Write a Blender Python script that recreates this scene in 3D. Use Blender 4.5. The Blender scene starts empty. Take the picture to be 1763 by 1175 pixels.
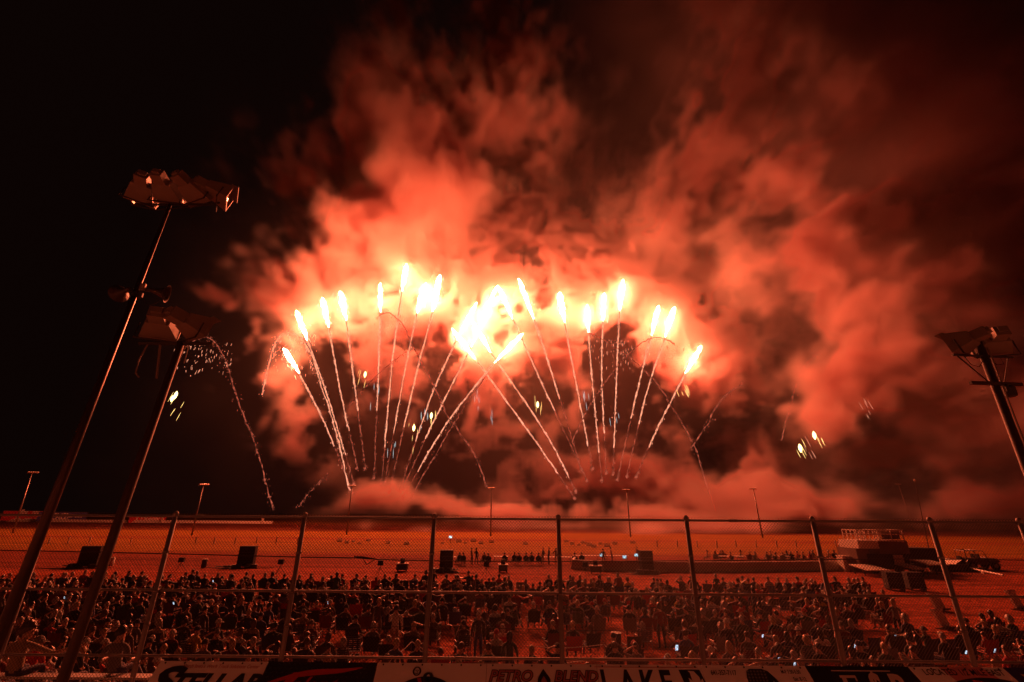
FLAME_L = 370.0
SMOKE_VOX = 1.6
SMOKE_DENS = 0.05
NEAR_K = 12
FAR_K = 3.4
SOFT_K = .18
ABSORB = 0.4
VB = 1

import bpy, bmesh, math, random, time
import numpy as np
from mathutils import Vector, Matrix
random.seed(7)
T0 = time.time()
R = math.radians
scene = bpy.context.scene
COL = scene.collection

# ---------------------------------------------------------------- camera
CAM_H = 5.5
PITCH, ROLL = 21.4, 0.45
cam_data = bpy.data.cameras.new("camera")
cam_data.sensor_width = 36.0
cam_data.lens = 36.0 * 765.0 / 1763.0
cam_data.clip_start = 0.1
cam_data.clip_end = 6000
cam = bpy.data.objects.new("camera", cam_data)
COL.objects.link(cam)
CAM_M = Matrix.Translation((0, 0, CAM_H)) @ Matrix.Rotation(R(90 + PITCH), 4, 'X') @ Matrix.Rotation(R(ROLL), 4, 'Z')
cam.matrix_world = CAM_M
scene.camera = cam

# ---------------------------------------------------------------- world: a night sky, no sun
world = bpy.data.worlds.new("World")
scene.world = world
world.use_nodes = True
wn = world.node_tree
bg = wn.nodes["Background"]
bg.inputs[0].default_value = (0.0032, 0.0011, 0.0008, 1)
bg.inputs[1].default_value = 1.0

# ---------------------------------------------------------------- render settings
vs = scene.view_settings
scene.display_settings.display_device = 'sRGB'
vs.view_transform = 'Standard'
vs.look = 'None'
vs.exposure = 0.0
vs.gamma = 1.0
cy = scene.cycles
cy.use_denoising = True
cy.max_bounces = 5
cy.diffuse_bounces = 2
cy.glossy_bounces = 2
cy.transmission_bounces = 2
cy.volume_bounces = VB
cy.transparent_max_bounces = 12
cy.volume_step_rate = 1.6
cy.volume_max_steps = 256
cy.sample_clamp_indirect = 4.0
cy.use_light_tree = True

FIRE_Y = 200.0          # the launch line stands 200 m out on the infield

def ray(px, py):
    "direction of the ray through a point of the 1763 x 1175 photograph"
    v = Vector((px - 881.5, 587.5 - py, -765.0))
    return (CAM_M.to_3x3() @ v)
def at_y(px, py, Y):
    d = ray(px, py)
    return Vector((0, 0, CAM_H)) + d * (Y / d.y)
def at_z(px, py, z=0.0):
    d = ray(px, py)
    return Vector((0, 0, CAM_H)) + d * ((z - CAM_H) / d.z)
_CI = CAM_M.inverted()
def proj(p):
    q = _CI @ Vector(p)
    return 881.5 + q.x / -q.z * 765, 587.5 - q.y / -q.z * 765

# ---------------------------------------------------------------- small helpers
def tag(o, label=None, cat=None, group=None, kind=None):
    if label: o["label"] = label
    if cat: o["category"] = cat
    if group: o["group"] = group
    if kind: o["kind"] = kind
    return o
def mesh_obj(name, verts, faces, mats, parent=None, face_mats=None, smooth=False, loc=None):
    me = bpy.data.meshes.new(name)
    me.from_pydata([tuple(v) for v in verts], [], faces)
    for m in (mats if isinstance(mats, (list, tuple)) else [mats]):
        me.materials.append(m)
    if face_mats: me.polygons.foreach_set("material_index", face_mats)
    if smooth: me.polygons.foreach_set("use_smooth", [True] * len(me.polygons))
    me.update()
    o = bpy.data.objects.new(name, me)
    COL.objects.link(o)
    if parent is not None: o.parent = parent
    if loc is not None: o.location = loc
    return o
def empty(name, loc=(0, 0, 0), rz=0.0):
    e = bpy.data.objects.new(name, None)
    e.empty_display_size = 0.3
    COL.objects.link(e)
    e.location = loc
    e.rotation_euler = (0, 0, rz)
    return e
class MB:
    "collects boxes, tubes and sheets into one mesh"
    def __init__(s): s.v = []; s.f = []; s.m = []
    def add(s, v, f, m=0):
        n = len(s.v); s.v += [tuple(x) for x in v]; s.f += [tuple(i + n for i in q) for q in f]; s.m += [m] * len(f); return s
    def box(s, c, d, rz=0, m=0, M=None, taper=1.0):
        cx, cy_, cz = c; x, y, z = d[0] / 2, d[1] / 2, d[2] / 2
        v = []
        for k in (-1, 1):
            t = 1.0 if k < 0 else taper
            for i, j in ((-1, -1), (1, -1), (1, 1), (-1, 1)):
                p = Vector((i * x * t, j * y * t, k * z))
                if M is not None: p = M @ p
                if rz: p = Matrix.Rotation(rz, 3, 'Z') @ p
                v.append(p + Vector(c))
        return s.add(v, [(3, 2, 1, 0), (4, 5, 6, 7), (0, 1, 5, 4), (1, 2, 6, 5), (2, 3, 7, 6), (3, 0, 4, 7)], m)
    def tube(s, pts, r, n=6, m=0, cap=True):
        pts = [Vector(p) for p in pts]
        rs = r if isinstance(r, (list, tuple)) else [r] * len(pts)
        rings = []
        up = Vector((0.13, 0.21, 0.97)).normalized()
        for i, p in enumerate(pts):
            t = (pts[min(i + 1, len(pts) - 1)] - pts[max(i - 1, 0)]).normalized()
            a = t.cross(up)
            if a.length < 1e-3: a = t.cross(Vector((1, 0, 0)))
            a.normalize(); b = t.cross(a).normalized()
            rings.append([p + (a * math.cos(2 * math.pi * k / n) + b * math.sin(2 * math.pi * k / n)) * rs[i] for k in range(n)])
        v = [q for rg in rings for q in rg]; f = []
        for i in range(len(pts) - 1):
            for k in range(n):
                a, b = i * n + k, i * n + (k + 1) % n
                f.append((a, b, b + n, a + n))
        if cap:
            f.append(tuple(range(n - 1, -1, -1))); f.append(tuple((len(pts) - 1) * n + k for k in range(n)))
        return s.add(v, f, m)
    def lathe(s, c, prof, n=12, m=0):
        v = []; f = []
        for r, z in prof:
            for k in range(n):
                v.append((c[0] + r * math.cos(2 * math.pi * k / n), c[1] + r * math.sin(2 * math.pi * k / n), c[2] + z))
        for i in range(len(prof) - 1):
            for k in range(n):
                a, b = i * n + k, i * n + (k + 1) % n
                f.append((a, b, b + n, a + n))
        f.append(tuple(range(n - 1, -1, -1))); f.append(tuple((len(prof) - 1) * n + k for k in range(n)))
        return s.add(v, f, m)
    def obj(s, name, mats, parent=None, smooth=False, loc=None):
        return mesh_obj(name, s.v, s.f, mats, parent, s.m, smooth, loc)

# ---------------------------------------------------------------- materials
MATS = {}
def mat(name, col, rough=0.7, metal=0.0, noise=0.25, scale=3.0, bump=0.0):
    "a principled surface whose colour varies a little with a noise pattern"
    if name in MATS: return MATS[name]
    m = bpy.data.materials.new(name); m.use_nodes = True
    nt = m.node_tree; b = nt.nodes["Principled BSDF"]
    b.inputs["Roughness"].default_value = rough
    b.inputs["Metallic"].default_value = metal
    if noise > 0:
        tc = nt.nodes.new("ShaderNodeTexCoord"); nz = nt.nodes.new("ShaderNodeTexNoise")
        nz.inputs["Scale"].default_value = scale; nz.inputs["Detail"].default_value = 4
        nt.links.new(tc.outputs["Object"], nz.inputs["Vector"])
        mx = nt.nodes.new("ShaderNodeMix"); mx.data_type = 'RGBA'
        mx.inputs["A"].default_value = (*[c * (1 - noise) for c in col], 1)
        mx.inputs["B"].default_value = (*[min(1, c * (1 + noise)) for c in col], 1)
        nt.links.new(nz.outputs["Fac"], mx.inputs["Factor"])
        nt.links.new(mx.outputs["Result"], b.inputs["Base Color"])
        if bump > 0:
            bp = nt.nodes.new("ShaderNodeBump"); bp.inputs["Strength"].default_value = bump
            nt.links.new(nz.outputs["Fac"], bp.inputs["Height"]); nt.links.new(bp.outputs["Normal"], b.inputs["Normal"])
    else:
        b.inputs["Base Color"].default_value = (*col, 1)
    MATS[name] = m
    return m
def glow(name, col, strength, sample=False):
    if name in MATS: return MATS[name]
    m = bpy.data.materials.new(name); m.use_nodes = True
    nt = m.node_tree; nt.nodes.clear()
    o = nt.nodes.new("ShaderNodeOutputMaterial"); e = nt.nodes.new("ShaderNodeEmission")
    e.inputs[0].default_value = (*col, 1); e.inputs[1].default_value = strength
    nt.links.new(e.outputs[0], o.inputs[0])
    if not sample: m.cycles.emission_sampling = 'NONE'
    else: m.cycles.emission_sampling = 'FRONT'
    MATS[name] = m
    return m

COMET_LABELS = [
 "lowest red comet at the left end of the fan, leaning outward",
 "second red comet of the fan, leaning out just above the lowest left one",
 "red comet third along the fan, nearly touching the next one",
 "red comet fourth along the fan, upright beside a near twin",
 "narrow vertical red comet standing alone between the left pair and the tallest",
 "tallest red comet with a straight tail, topmost tip of the whole fan",
 "red comet just right of the tallest, its fat flame merging into its neighbour",
 "fat white-hot red comet leaning right, merged with the one before it",
 "red comet leaning right, long tail, left edge of the central tangle",
 "red comet crossing high in the central tangle, leaning right",
 "low red comet shot far to the right across the central tangle",
 "low red comet shot far to the left across the central tangle",
 "red comet leaning left, second of the crossing pair in the tangle",
 "red comet leaning left whose tip meets a right-leaning one high up",
 "tall red comet leaning left just past the central tangle",
 "fat red comet in front of the pale smoke column, slightly left-leaning",
 "short upright red comet right of the pale smoke column",
 "slim upright red comet between a short one and the tallest right one",
 "tallest red comet of the right half, nearly vertical",
 "red comet leaning right, lower-left one of the close right pair",
 "red comet leaning right, outer one of the close right pair",
 "lowest red comet at the right end of the fan, leaning far out"]

# ---------------------------------------------------------------- fireworks
# (tip, joint between flame and spark tail, two points on the tail, its foot), in metres on the launch plane
COMETS = [
 ((488.5,600),(515,643),(557,725),(602,834)), ((510,535),(529.6,587),(561,674),(604,815)),
 ((555,513),(566,564),(586,674),(612,791)), ((586,502),(596,552),(612,674),(627,791)),
 ((655,488),(655,538),(651,654),(645,803)), ((700,455),(692,502),(676,619),(659,807)),
 ((733,488),(718,539),(698,635),(667,807)), ((757,474),(745,537),(717,643),(676,823)),
 ((821,521),(786,586),(741,686),(694,827)), ((855,494),(811,598),(753,713),(700,827)),
 ((900,575),(851,625),(772,725),(702,842)), ((778,566),(819,619),(919,756),(981,846)),
 ((813,553),(845,607),(938,744),(985,834)), ((857,492),(883,549),(930,654),(1001,807)),
 ((893,480),(919,549),(950,643),(995,790)), ((963,504),(972,555),(993,666),(1017,791)),
 ((1011,525),(1013,573),(1020,658),(1034,807)), ((1040,505),(1038,553),(1036,654),(1043,795)),
 ((1073,482),(1067,535),(1062,635),(1056,795)), ((1134,527),(1121,578),(1099,666),(1067,807)),
 ((1161,529),(1145,581),(1114,674),(1083,803)), ((1208,596),(1180,643),(1134,733),(1099,811))]
FLAME = glow("comet_fire", (1.0, 0.175, 0.068), FLAME_L, sample=True)
def tail_mat(name, col, s_lo, s_hi, scale):
    m = glow(name, col, s_hi)
    nt = m.node_tree; e = [n for n in nt.nodes if n.type == 'EMISSION'][0]
    tc = nt.nodes.new("ShaderNodeTexCoord"); nz = nt.nodes.new("ShaderNodeTexNoise")
    nz.inputs["Scale"].default_value = scale; nz.inputs["Detail"].default_value = 2
    mr = nt.nodes.new("ShaderNodeMapRange")
    mr.inputs[1].default_value = 0.4; mr.inputs[2].default_value = 0.62; mr.inputs[3].default_value = s_lo; mr.inputs[4].default_value = s_hi
    nt.links.new(tc.outputs["Object"], nz.inputs["Vector"]); nt.links.new(nz.outputs["Fac"], mr.inputs[0])
    nt.links.new(mr.outputs[0], e.inputs[1])
    return m
TAIL = tail_mat("spark_tail", (1.0, 0.36, 0.21), 0.75, 1.5, 0.7)
TAIL_DIM = tail_mat("spent_spark_tail", (1.0, 0.20, 0.11), 0.08, 0.55, 0.6)
HEADSPARK = glow("head_spark", (1.0, 0.55, 0.35), 5.0)
SPARK = glow("red_spark", (1.0, 0.35, 0.2), 2.2)
GOLD = glow("golden_star", (1.0, 0.66, 0.2), 2.6)
COOL = glow("pale_spark", (0.6, 0.85, 0.9), 1.0)

def bez(pts, n):
    "Catmull-Rom through the points"
    P = [pts[0]] + list(pts) + [pts[-1]]
    out = []
    for i in range(1, len(P) - 2):
        for k in range(n):
            t = k / n; a, b, c, d = P[i - 1], P[i], P[i + 1], P[i + 2]
            out.append(0.5 * ((2 * b) + (c - a) * t + (2 * a - 5 * b + 4 * c - d) * t * t + (3 * b - a - 3 * c + d) * t ** 3))
    out.append(P[-2]); return out
rng = random.Random(3)
COMET_PTS = []
for i, (tip, joint, mid, foot) in enumerate(COMETS):
    Y = FIRE_Y + rng.uniform(-4, 2)
    pt, pj, pm, pf = (at_y(*q, Y) for q in (tip, joint, mid, foot))
    COMET_PTS.append((pt + pj) / 2)
    base = pf + (pf - pm) * 0.12
    root = empty("firework_comet", base)
    ax = pt - pj; L = ax.length
    mb = MB(); fat = rng.uniform(0.85, 1.15) * {2: 1.2, 3: 1.2, 5: 1.2, 6: 1.2, 7: 1.35, 8: .9, 9: .9, 10: .9, 11: .9, 12: .9, 13: .9, 15: 1.3}.get(i, .95)
    prof = [(0, .12), (.1, .35), (.25, .7), (.45, 1.0), (.68, 1.1), (.85, .95), (.95, .6), (1.0, .2)]
    tt = [k / 15 for k in range(16)]; pr = [np.interp(t, [a for a, _ in prof], [b for _, b in prof]) for t in tt]
    side = ax.cross(Vector((0, 1, 0))).normalized()
    mb.tube([pj + ax * t - base + side * rng.uniform(-.22, .22) * fat for t in tt], [float(r) * fat * rng.uniform(.68, 1.15) for r in pr], n=7)
    head = mb.obj("flame_head", FLAME, root, smooth=False)
    mb = MB(); an = ax.normalized()
    for k in range(40):       # burning grains thrown off round the head
        t = rng.random() ** .8; rr = rng.gauss(0, 1.0) * fat; q = pj + ax * t - base + side * rr + Vector((0, rng.gauss(0, .8), 0)); l = rng.uniform(.5, 2.6)
        d = (-an + side * rr * .10 + Vector((0, 0, -.12))).normalized(); mb.tube([q, q + d * l * .4, q + d * l], [.03, rng.uniform(.06, .13), .02], n=4)
    mb.obj("thrown_spark", HEADSPARK, head)
    pts = bez([pj, pm, pf, base], 26)
    # the tail: a fine twisted chain of burning grains that thins towards the ground
    path = []; rad = []
    for k, p in enumerate(pts):
        u = k / (len(pts) - 1)
        w = 0.09 + 0.16 * u
        path.append(p + Vector((rng.uniform(-w, w), rng.uniform(-w, w), rng.uniform(-w, w))) - base); rad.append(0.40 * (1 - 0.55 * u) * rng.uniform(0.5, 1.2))
    mb = MB(); n0 = int(len(path) * rng.uniform(.42, .62))
    mb.tube(path[:n0 + 1], rad[:n0 + 1], n=5, m=0); mb.tube(path[n0:], [r * .62 for r in rad[n0:]], n=5, m=1)
    for k in range(150):
        j = rng.randrange(0, len(path)); q = path[j] + Vector([rng.gauss(0, .38) for _ in range(3)]); s = rng.uniform(.07, .17)
        mb.tube([q, q + Vector((0, 0, -s * 3))], s, n=3, m=0 if j < n0 else 1)
    mb.obj("spark_tail", [TAIL, TAIL_DIM], root)
    fan = "left" if foot[0] < 660 else ("middle" if foot[0] < 1010 else "right")
    root["_i"] = i
    tag(root, COMET_LABELS[i], "firework", "red comets fanning up through the smoke")
    del root["_i"]

# ---------------------------------------------------------------- smoke: one density grid, filled from drifting puffs
def lattice_noise(shape_pts, X, Y, Z, cell, seed):
    "smooth value noise sampled at arbitrary points"
    r = np.random.RandomState(seed)
    N = 64
    g = r.rand(N, N, N).astype(np.float32)
    def prep(c):
        c = c / cell; i = np.floor(c); f = (c - i).astype(np.float32); f = f * f * (3 - 2 * f)
        return (i.astype(np.int32) % N), f
    xi, xf = prep(X); yi, yf = prep(Y); zi, zf = prep(Z)
    g = g.ravel()
    x1 = (xi + 1) % N; y1 = (yi + 1) % N; z1 = (zi + 1) % N
    xi = xi * (N * N); x1 = x1 * (N * N); yi = yi * N; y1 = y1 * N
    a = g[xi + yi + zi] * (1 - xf) + g[x1 + yi + zi] * xf
    b = g[xi + y1 + zi] * (1 - xf) + g[x1 + y1 + zi] * xf
    lo = a * (1 - yf) + b * yf
    a = g[xi + yi + z1] * (1 - xf) + g[x1 + yi + z1] * xf
    b = g[xi + y1 + z1] * (1 - xf) + g[x1 + y1 + z1] * xf
    hi = a * (1 - yf) + b * yf
    return lo * (1 - zf) + hi * zf

def make_volume(name, mn, mx, vox, density_fn, material):
    res = [int(round((b - a) / vox)) + 1 for a, b in zip(mn, mx)]
    mx = [a + vox * (n - 1) for a, n in zip(mn, res)]
    ax = [np.arange(n, dtype=np.float32) * vox + a for n, a in zip(res, mn)]
    D = np.zeros(res, np.float32)
    for i0 in range(0, res[0], 32):       # slabs keep the memory low
        X, Y, Z = np.meshgrid(ax[0][i0:i0 + 32], ax[1], ax[2], indexing='ij')
        D[i0:i0 + 32] = density_fn(X, Y, Z)
    # soft border so that the grid's box never shows
    me = bpy.data.meshes.new(name)
    me.vertices.add(D.size)
    a = me.attributes.new("smoke", 'FLOAT', 'POINT')
    a.data.foreach_set("value", D.ravel())
    o = bpy.data.objects.new(name, me); COL.objects.link(o)
    me.materials.append(material)
    ng = bpy.data.node_groups.new(name + "_grid", 'GeometryNodeTree')
    ng.interface.new_socket("Geometry", in_out='INPUT', socket_type='NodeSocketGeometry')
    ng.interface.new_socket("Geometry", in_out='OUTPUT', socket_type='NodeSocketGeometry')
    N, L = ng.nodes, ng.links
    gi = N.new("NodeGroupInput"); go = N.new("NodeGroupOutput")
    vc = N.new("GeometryNodeVolumeCube")
    vc.inputs["Min"].default_value = mn; vc.inputs["Max"].default_value = mx
    for k, n in zip("XYZ", res): vc.inputs["Resolution " + k].default_value = n
    vc.inputs["Background"].default_value = 0.0
    pos = N.new("GeometryNodeInputPosition")
    sub = N.new("ShaderNodeVectorMath"); sub.operation = 'SUBTRACT'; sub.inputs[1].default_value = mn
    sc = N.new("ShaderNodeVectorMath"); sc.operation = 'SCALE'; sc.inputs["Scale"].default_value = 1.0 / vox
    L.new(pos.outputs[0], sub.inputs[0]); L.new(sub.outputs[0], sc.inputs[0])
    ad = N.new("ShaderNodeVectorMath"); ad.operation = 'ADD'; ad.inputs[1].default_value = (.5, .5, .5)
    fl = N.new("ShaderNodeVectorMath"); fl.operation = 'FLOOR'
    L.new(sc.outputs[0], ad.inputs[0]); L.new(ad.outputs[0], fl.inputs[0])
    dot = N.new("ShaderNodeVectorMath"); dot.operation = 'DOT_PRODUCT'
    dot.inputs[1].default_value = (res[1] * res[2], res[2], 1)
    L.new(fl.outputs[0], dot.inputs[0])
    si = N.new("GeometryNodeSampleIndex"); si.data_type = 'FLOAT'; si.domain = 'POINT'; si.clamp = True
    na = N.new("GeometryNodeInputNamedAttribute"); na.data_type = 'FLOAT'; na.inputs["Name"].default_value = "smoke"
    L.new(gi.outputs[0], si.inputs["Geometry"]); L.new(na.outputs["Attribute"], si.inputs["Value"]); L.new(dot.outputs["Value"], si.inputs["Index"])
    L.new(si.outputs["Value"], vc.inputs["Density"])
    sm = N.new("GeometryNodeSetMaterial"); sm.inputs["Material"].default_value = material
    L.new(vc.outputs[0], sm.inputs["Geometry"]); L.new(sm.outputs[0], go.inputs[0])
    md = o.modifiers.new("grid", 'NODES'); md.node_group = ng
    print("VOLUME", name, res, D.size, "max", float(D.max()), "mean", float(D.mean()), "t", round(time.time() - T0, 1))
    return o

def smoke_mat(name, density):
    "smoke: scatters, and swallows green and blue more than red"
    m = bpy.data.materials.new(name); m.use_nodes = True
    nt = m.node_tree; nt.nodes.clear()
    o = nt.nodes.new("ShaderNodeOutputMaterial")
    at = nt.nodes.new("ShaderNodeAttribute"); at.attribute_name = "density"
    def scaled(k):
        n = nt.nodes.new("ShaderNodeMath"); n.operation = 'MULTIPLY'; n.inputs[1].default_value = k
        nt.links.new(at.outputs["Fac"], n.inputs[0]); return n.outputs[0]
    v = nt.nodes.new("ShaderNodeVolumeScatter"); v.inputs["Color"].default_value = (1, .95, .9, 1); v.inputs["Anisotropy"].default_value = 0.0
    a = nt.nodes.new("ShaderNodeVolumeAbsorption"); a.inputs["Color"].default_value = (1, .0, .0, 1)  # red tint put in so firelight deepens to red in the outer smoke
    ad = nt.nodes.new("ShaderNodeAddShader")
    nt.links.new(scaled(density), v.inputs["Density"]); nt.links.new(scaled(density * ABSORB), a.inputs["Density"])
    nt.links.new(v.outputs[0], ad.inputs[0]); nt.links.new(a.outputs[0], ad.inputs[1]); nt.links.new(ad.outputs[0], o.inputs["Volume"])
    return m

# puffs: x, y in the photograph, half-width, half-height, strength, distance, depth, tilt (deg)
PUFFS = [
 # left plume
 (690,400,150,95,.62,222,28,0),(590,410,110,85,.5,222,26,0),(790,350,110,85,.55,226,30,-20),(700,310,140,80,.55,228,32,0),
 (600,320,110,60,.42,228,26,0),(500,320,65,45,.36,224,20,0),(800,230,120,90,.45,236,36,-25),(710,200,100,80,.34,236,34,0),
 (850,130,95,95,.34,240,36,-20),(740,90,75,75,.22,240,30,0),(870,20,85,60,.26,244,34,0),(608,165,40,36,.3,232,16,0),
 (515,195,20,20,.3,230,8,0),(884,262,13,18,.5,222,7,0),(928,275,17,15,.5,222,7,0),(950,200,70,90,.10,240,30,0),(680,30,70,50,.10,240,30,0),
 (960,60,60,60,.15,240,25,0),
 # bright billows just over the flames
 (555,470,75,55,1.0,216,16,0),(660,440,75,55,.8,218,16,0),(745,480,60,65,1.5,214,14,0),(800,470,60,55,1.0,216,14,0),
 (850,560,80,60,.85,214,14,0),(480,500,40,30,.6,214,12,0),(520,530,60,50,.6,216,14,0),(610,560,60,40,.4,216,12,0),
 (965,430,45,60,1.2,214,13,10),(985,500,60,55,1.2,214,14,0),(1000,560,70,50,.7,214,14,0),(930,590,70,50,.6,214,14,0),
 (1150,500,60,50,1.2,214,14,0),(1200,560,60,70,1.2,214,14,0),(1100,450,70,50,.7,218,18,0),(1260,590,45,70,.7,214,12,0),
 (1180,640,60,50,.6,214,12,0),(1090,580,60,50,.35,216,14,0),(680,600,80,50,.35,216,14,0),(750,600,70,60,.4,216,14,0),
 # puffs low in the fan and out on the left
 (650,680,70,60,.16,216,14,0),(780,690,70,60,.16,216,14,0),(1000,690,90,60,.14,216,14,0),(860,680,60,50,.12,216,14,0),
 (350,510,30,22,1.0,212,9,0),(388,545,24,26,1.0,212,8,0),(412,590,22,28,1.0,212,8,0),(435,635,24,22,1.0,212,8,0),
 (485,680,34,28,1.0,212,9,0),(520,705,40,24,1.0,212,9,0),(500,745,34,28,1.0,212,9,0),(540,800,44,26,.18,212,10,0),
 (470,585,14,14,.7,212,6,0),(470,620,22,20,.7,212,7,0),(1040,765,12,10,.8,212,4,0),(640,640,16,14,.8,212,5,0),(695,690,12,12,.8,212,4,0),
 (1270,660,70,40,.4,216,14,0),(1290,700,40,30,.3,216,12,0),
 # right plume
 (1080,420,70,45,.6,222,20,0),(1150,400,120,70,.6,226,30,20),(1230,310,100,80,.6,232,34,30),(1250,200,95,80,.5,240,36,0),
 (1270,90,85,80,.34,246,36,0),(1190,330,90,70,.4,232,30,0),(1290,30,70,50,.18,246,30,0),(1340,400,120,60,.6,232,34,-10),
 (1450,400,120,60,.65,238,38,-8),(1560,430,130,70,.6,246,42,0),(1680,420,110,60,.45,252,44,-15),(1400,480,120,50,.5,232,32,-12),
 (1330,350,80,50,.4,236,30,0),(1500,520,150,50,.5,240,36,-10),(1640,540,140,60,.36,250,40,0),(1720,330,70,60,.25,256,40,0),
 (1480,620,110,60,.5,236,32,0),(1600,660,130,60,.5,246,36,0),(1330,720,90,40,.75,228,20,-10),(1440,720,110,50,.6,234,26,0),
 (1560,760,120,50,.5,242,30,0),(1700,720,110,70,.4,252,36,0),(1420,790,130,35,.5,234,24,0),(1650,820,140,35,.35,250,30,0),
 (1500,200,140,110,.14,250,44,0),(1400,120,130,100,.13,250,44,0),(1620,180,130,110,.10,256,44,0),(1400,280,110,80,.22,246,40,0),
 (1550,320,130,70,.22,250,40,0),(1740,220,60,120,.16,260,40,0),(1050,350,60,60,.10,238,26,0),
 # smoke lying on the infield
 (600,868,60,16,.6,190,10,0),(665,855,55,26,.9,188,10,0),(640,905,30,12,1.0,150,8,0),(760,868,60,16,.8,190,12,0),(760,915,70,9,.7,176,20,0),
 (860,885,90,14,1.0,190,16,0),(960,880,100,20,1.1,190,16,0),(1080,885,120,22,1.1,188,16,0),(900,910,110,10,.8,170,22,0),(1100,912,140,10,.8,170,22,0),
 (1000,850,110,20,.5,200,16,0),(1100,825,110,22,.5,206,18,-6),(1220,860,120,26,.7,200,18,-4),(1220,905,100,14,.7,176,20,0),(1330,850,120,34,.7,200,20,0),
 (1400,890,110,20,.6,190,18,0),(1330,885,90,18,.6,186,18,0),(1520,872,150,28,.55,186,18,0),(1280,800,110,30,.4,206,18,-10),(560,890,40,14,.25,176,10,0),(468,895,11,9,.9,140,4,0),(490,890,12,6,.5,140,4,0),
 (1680,868,150,32,.55,186,20,0),
]
PF = []
for (px, py, hw, hh, s, Y, dep, tilt) in PUFFS:
    if py < 740 and Y <= 218: Y = 208 if s > .45 else 209; dep *= .6; s *= 1 if s > .45 else .62
    elif py < 740: Y = (172 if px > 1300 else 188 if py < 215 else 195 if px > 1060 else 199 + (Y - 222) * .35); s *= .75 + max(0, px - 1400) / 170 if px > 1300 else (2.1 if py < 260 else .75 if px > 1060 else 1.1); dep *= .7 if px > 1060 or py < 215 else .95
    c = at_y(px, py, Y); ex = at_y(px + hw, py, Y) - c; ez = at_y(px, py - hh, Y) - c
    t = R(tilt); A = (ex.length, ez.length)
    PF.append((c.x, c.y, c.z, A[0], dep, A[1], s, math.cos(t), math.sin(t)))

def field(X, Y, Z, lo):
    F = np.zeros(X.shape, np.float32)
    x0, x1 = X[0, 0, 0], X[-1, 0, 0]
    for (cx, cy_, cz, ax, ay, az, s, ct, st) in PF:
        rr = 2.3 * max(ax, az)
        if cx + rr < x0 or cx - rr > x1: continue
        dx = X - cx; dz = Z - cz
        u = (dx * ct + dz * st) / ax; w = (-dx * st + dz * ct) / az; v = (Y - cy_) / ay
        F += s * np.exp(-1.2 * (u * u + w * w + v * v))
    return F

def density_main(X, Y, Z):
    # bend the coordinates a little, so puffs get ragged outlines (less near the ground, where the layer is thin)
    kz = np.clip(Z / 30, .08, 1)
    w1 = lattice_noise(None, X + 300, Y + 300, Z + 300, 30.0, 1) - .5
    w2 = lattice_noise(None, X + 500, Y + 100, Z + 200, 30.0, 2) - .5
    w3 = lattice_noise(None, X + 500, Y + 100, Z + 200, 10.0, 5) - .5
    w4 = lattice_noise(None, X + 700, Y + 150, Z + 100, 10.0, 6) - .5
    Xw = X + 24 * w1 + 7 * w3; Zw = Z + kz * (24 * w2 + 7 * w4)
    F = field(Xw, Y, Zw, 0)
    out = np.zeros_like(F)
    sel = F > 0.006
    if not sel.any(): return out
    x, y, z = X[sel] + 6 * w3[sel] + 900, Y[sel] + 900, Z[sel] + 6 * w4[sel] + 900
    # billows of falling size; the far plume is drawn out by the wind
    far = np.clip((np.hypot(X[sel] - 20, Z[sel] - 95) - 55) / 90, 0, 1)
    xs = x * .95 - .07 * z
    y = y * .55
    bil = np.zeros(x.shape, np.float32); fbm = np.zeros(x.shape, np.float32)
    for k, (cell, amp) in enumerate(((26.0, .33), (12.5, .27), (6.4, .22), (3.6, .18))):
        v = lattice_noise(None, xs, y, z, cell, 11 + k)
        bil += amp * (1 - np.abs(2 * v - 1)); fbm += amp * v
    f = F[sel]; hard = 1 - far
    vfar = np.clip((np.hypot(X[sel], Z[sel] - 95) - 90) / 150, 0, 1)
    # near the fire: hard, crisp cauliflower; away from it: soft wisps
    g = np.minimum(f, 1.2)
    e = bil - .745 + .20 * np.minimum(f, 1) - .35 * np.clip((203.5 - Y[sel]) / 4, 0, 1) * np.clip((Z[sel] - 6) / 30, 0, 1)
    th = np.clip(e / .07, 0, 1); th = th * th * (3 - 2 * th)
    e = fbm - .585 - .035 * vfar + .20 * g
    ts = np.clip(e / (.17 + .14 * vfar), 0, 1); ts = ts * ts * (3 - 2 * ts)
    low = np.clip(1 - Z[sel] / 22, 0, 1)
    d = (1 - low * .45) * hard * (1 - low) * NEAR_K * th * (.04 + .96 * np.minimum(f, 1)) + (FAR_K * far * (1 + 2.2 * vfar) + SOFT_K * hard + 1.6 * low) * ts * f
    out[sel] = d
    # fade at the ground and at the grid's faces
    # thin leftover haze round the whole display
    hm = np.clip(.15 + 1.5 * (w1 + .5) + .9 * w4, .12, 1.8)
    for hx, hz, ax, az, k, hy, sy in HAZE_BLOBS:
        out += k * hm * np.exp(-(((X - hx) / ax) ** 2 + ((Z - hz) / az) ** 2 + ((Y - hy) / sy) ** 2))
    out *= np.clip((Z + 0.5) / 1.5, 0, 1)
    for C, a, b in ((X, SM_MIN[0], SM_MAX[0]), (Y, SM_MIN[1], SM_MAX[1]), (Z, None, SM_MAX[2])):
        if a is not None: out *= np.clip((C - a) / 8, 0, 1)
        out *= np.clip((b - C) / 8, 0, 1)
    return out
HAZE_BLOBS = [(0, 60, 110, 80, .03, 235, 50), (60, 180, 130, 120, .04, 235, 50), (235, 75, 80, 60, .34, 160, 16), (255, 165, 85, 85, .55, 160, 16), (205, 255, 80, 70, .34, 168, 18), (120, 300, 60, 50, .16, 176, 20)]
SM_MIN = (-175.0, 128.0, -1.0); SM_MAX = (345.0, 330.0, 350.0)
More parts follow.
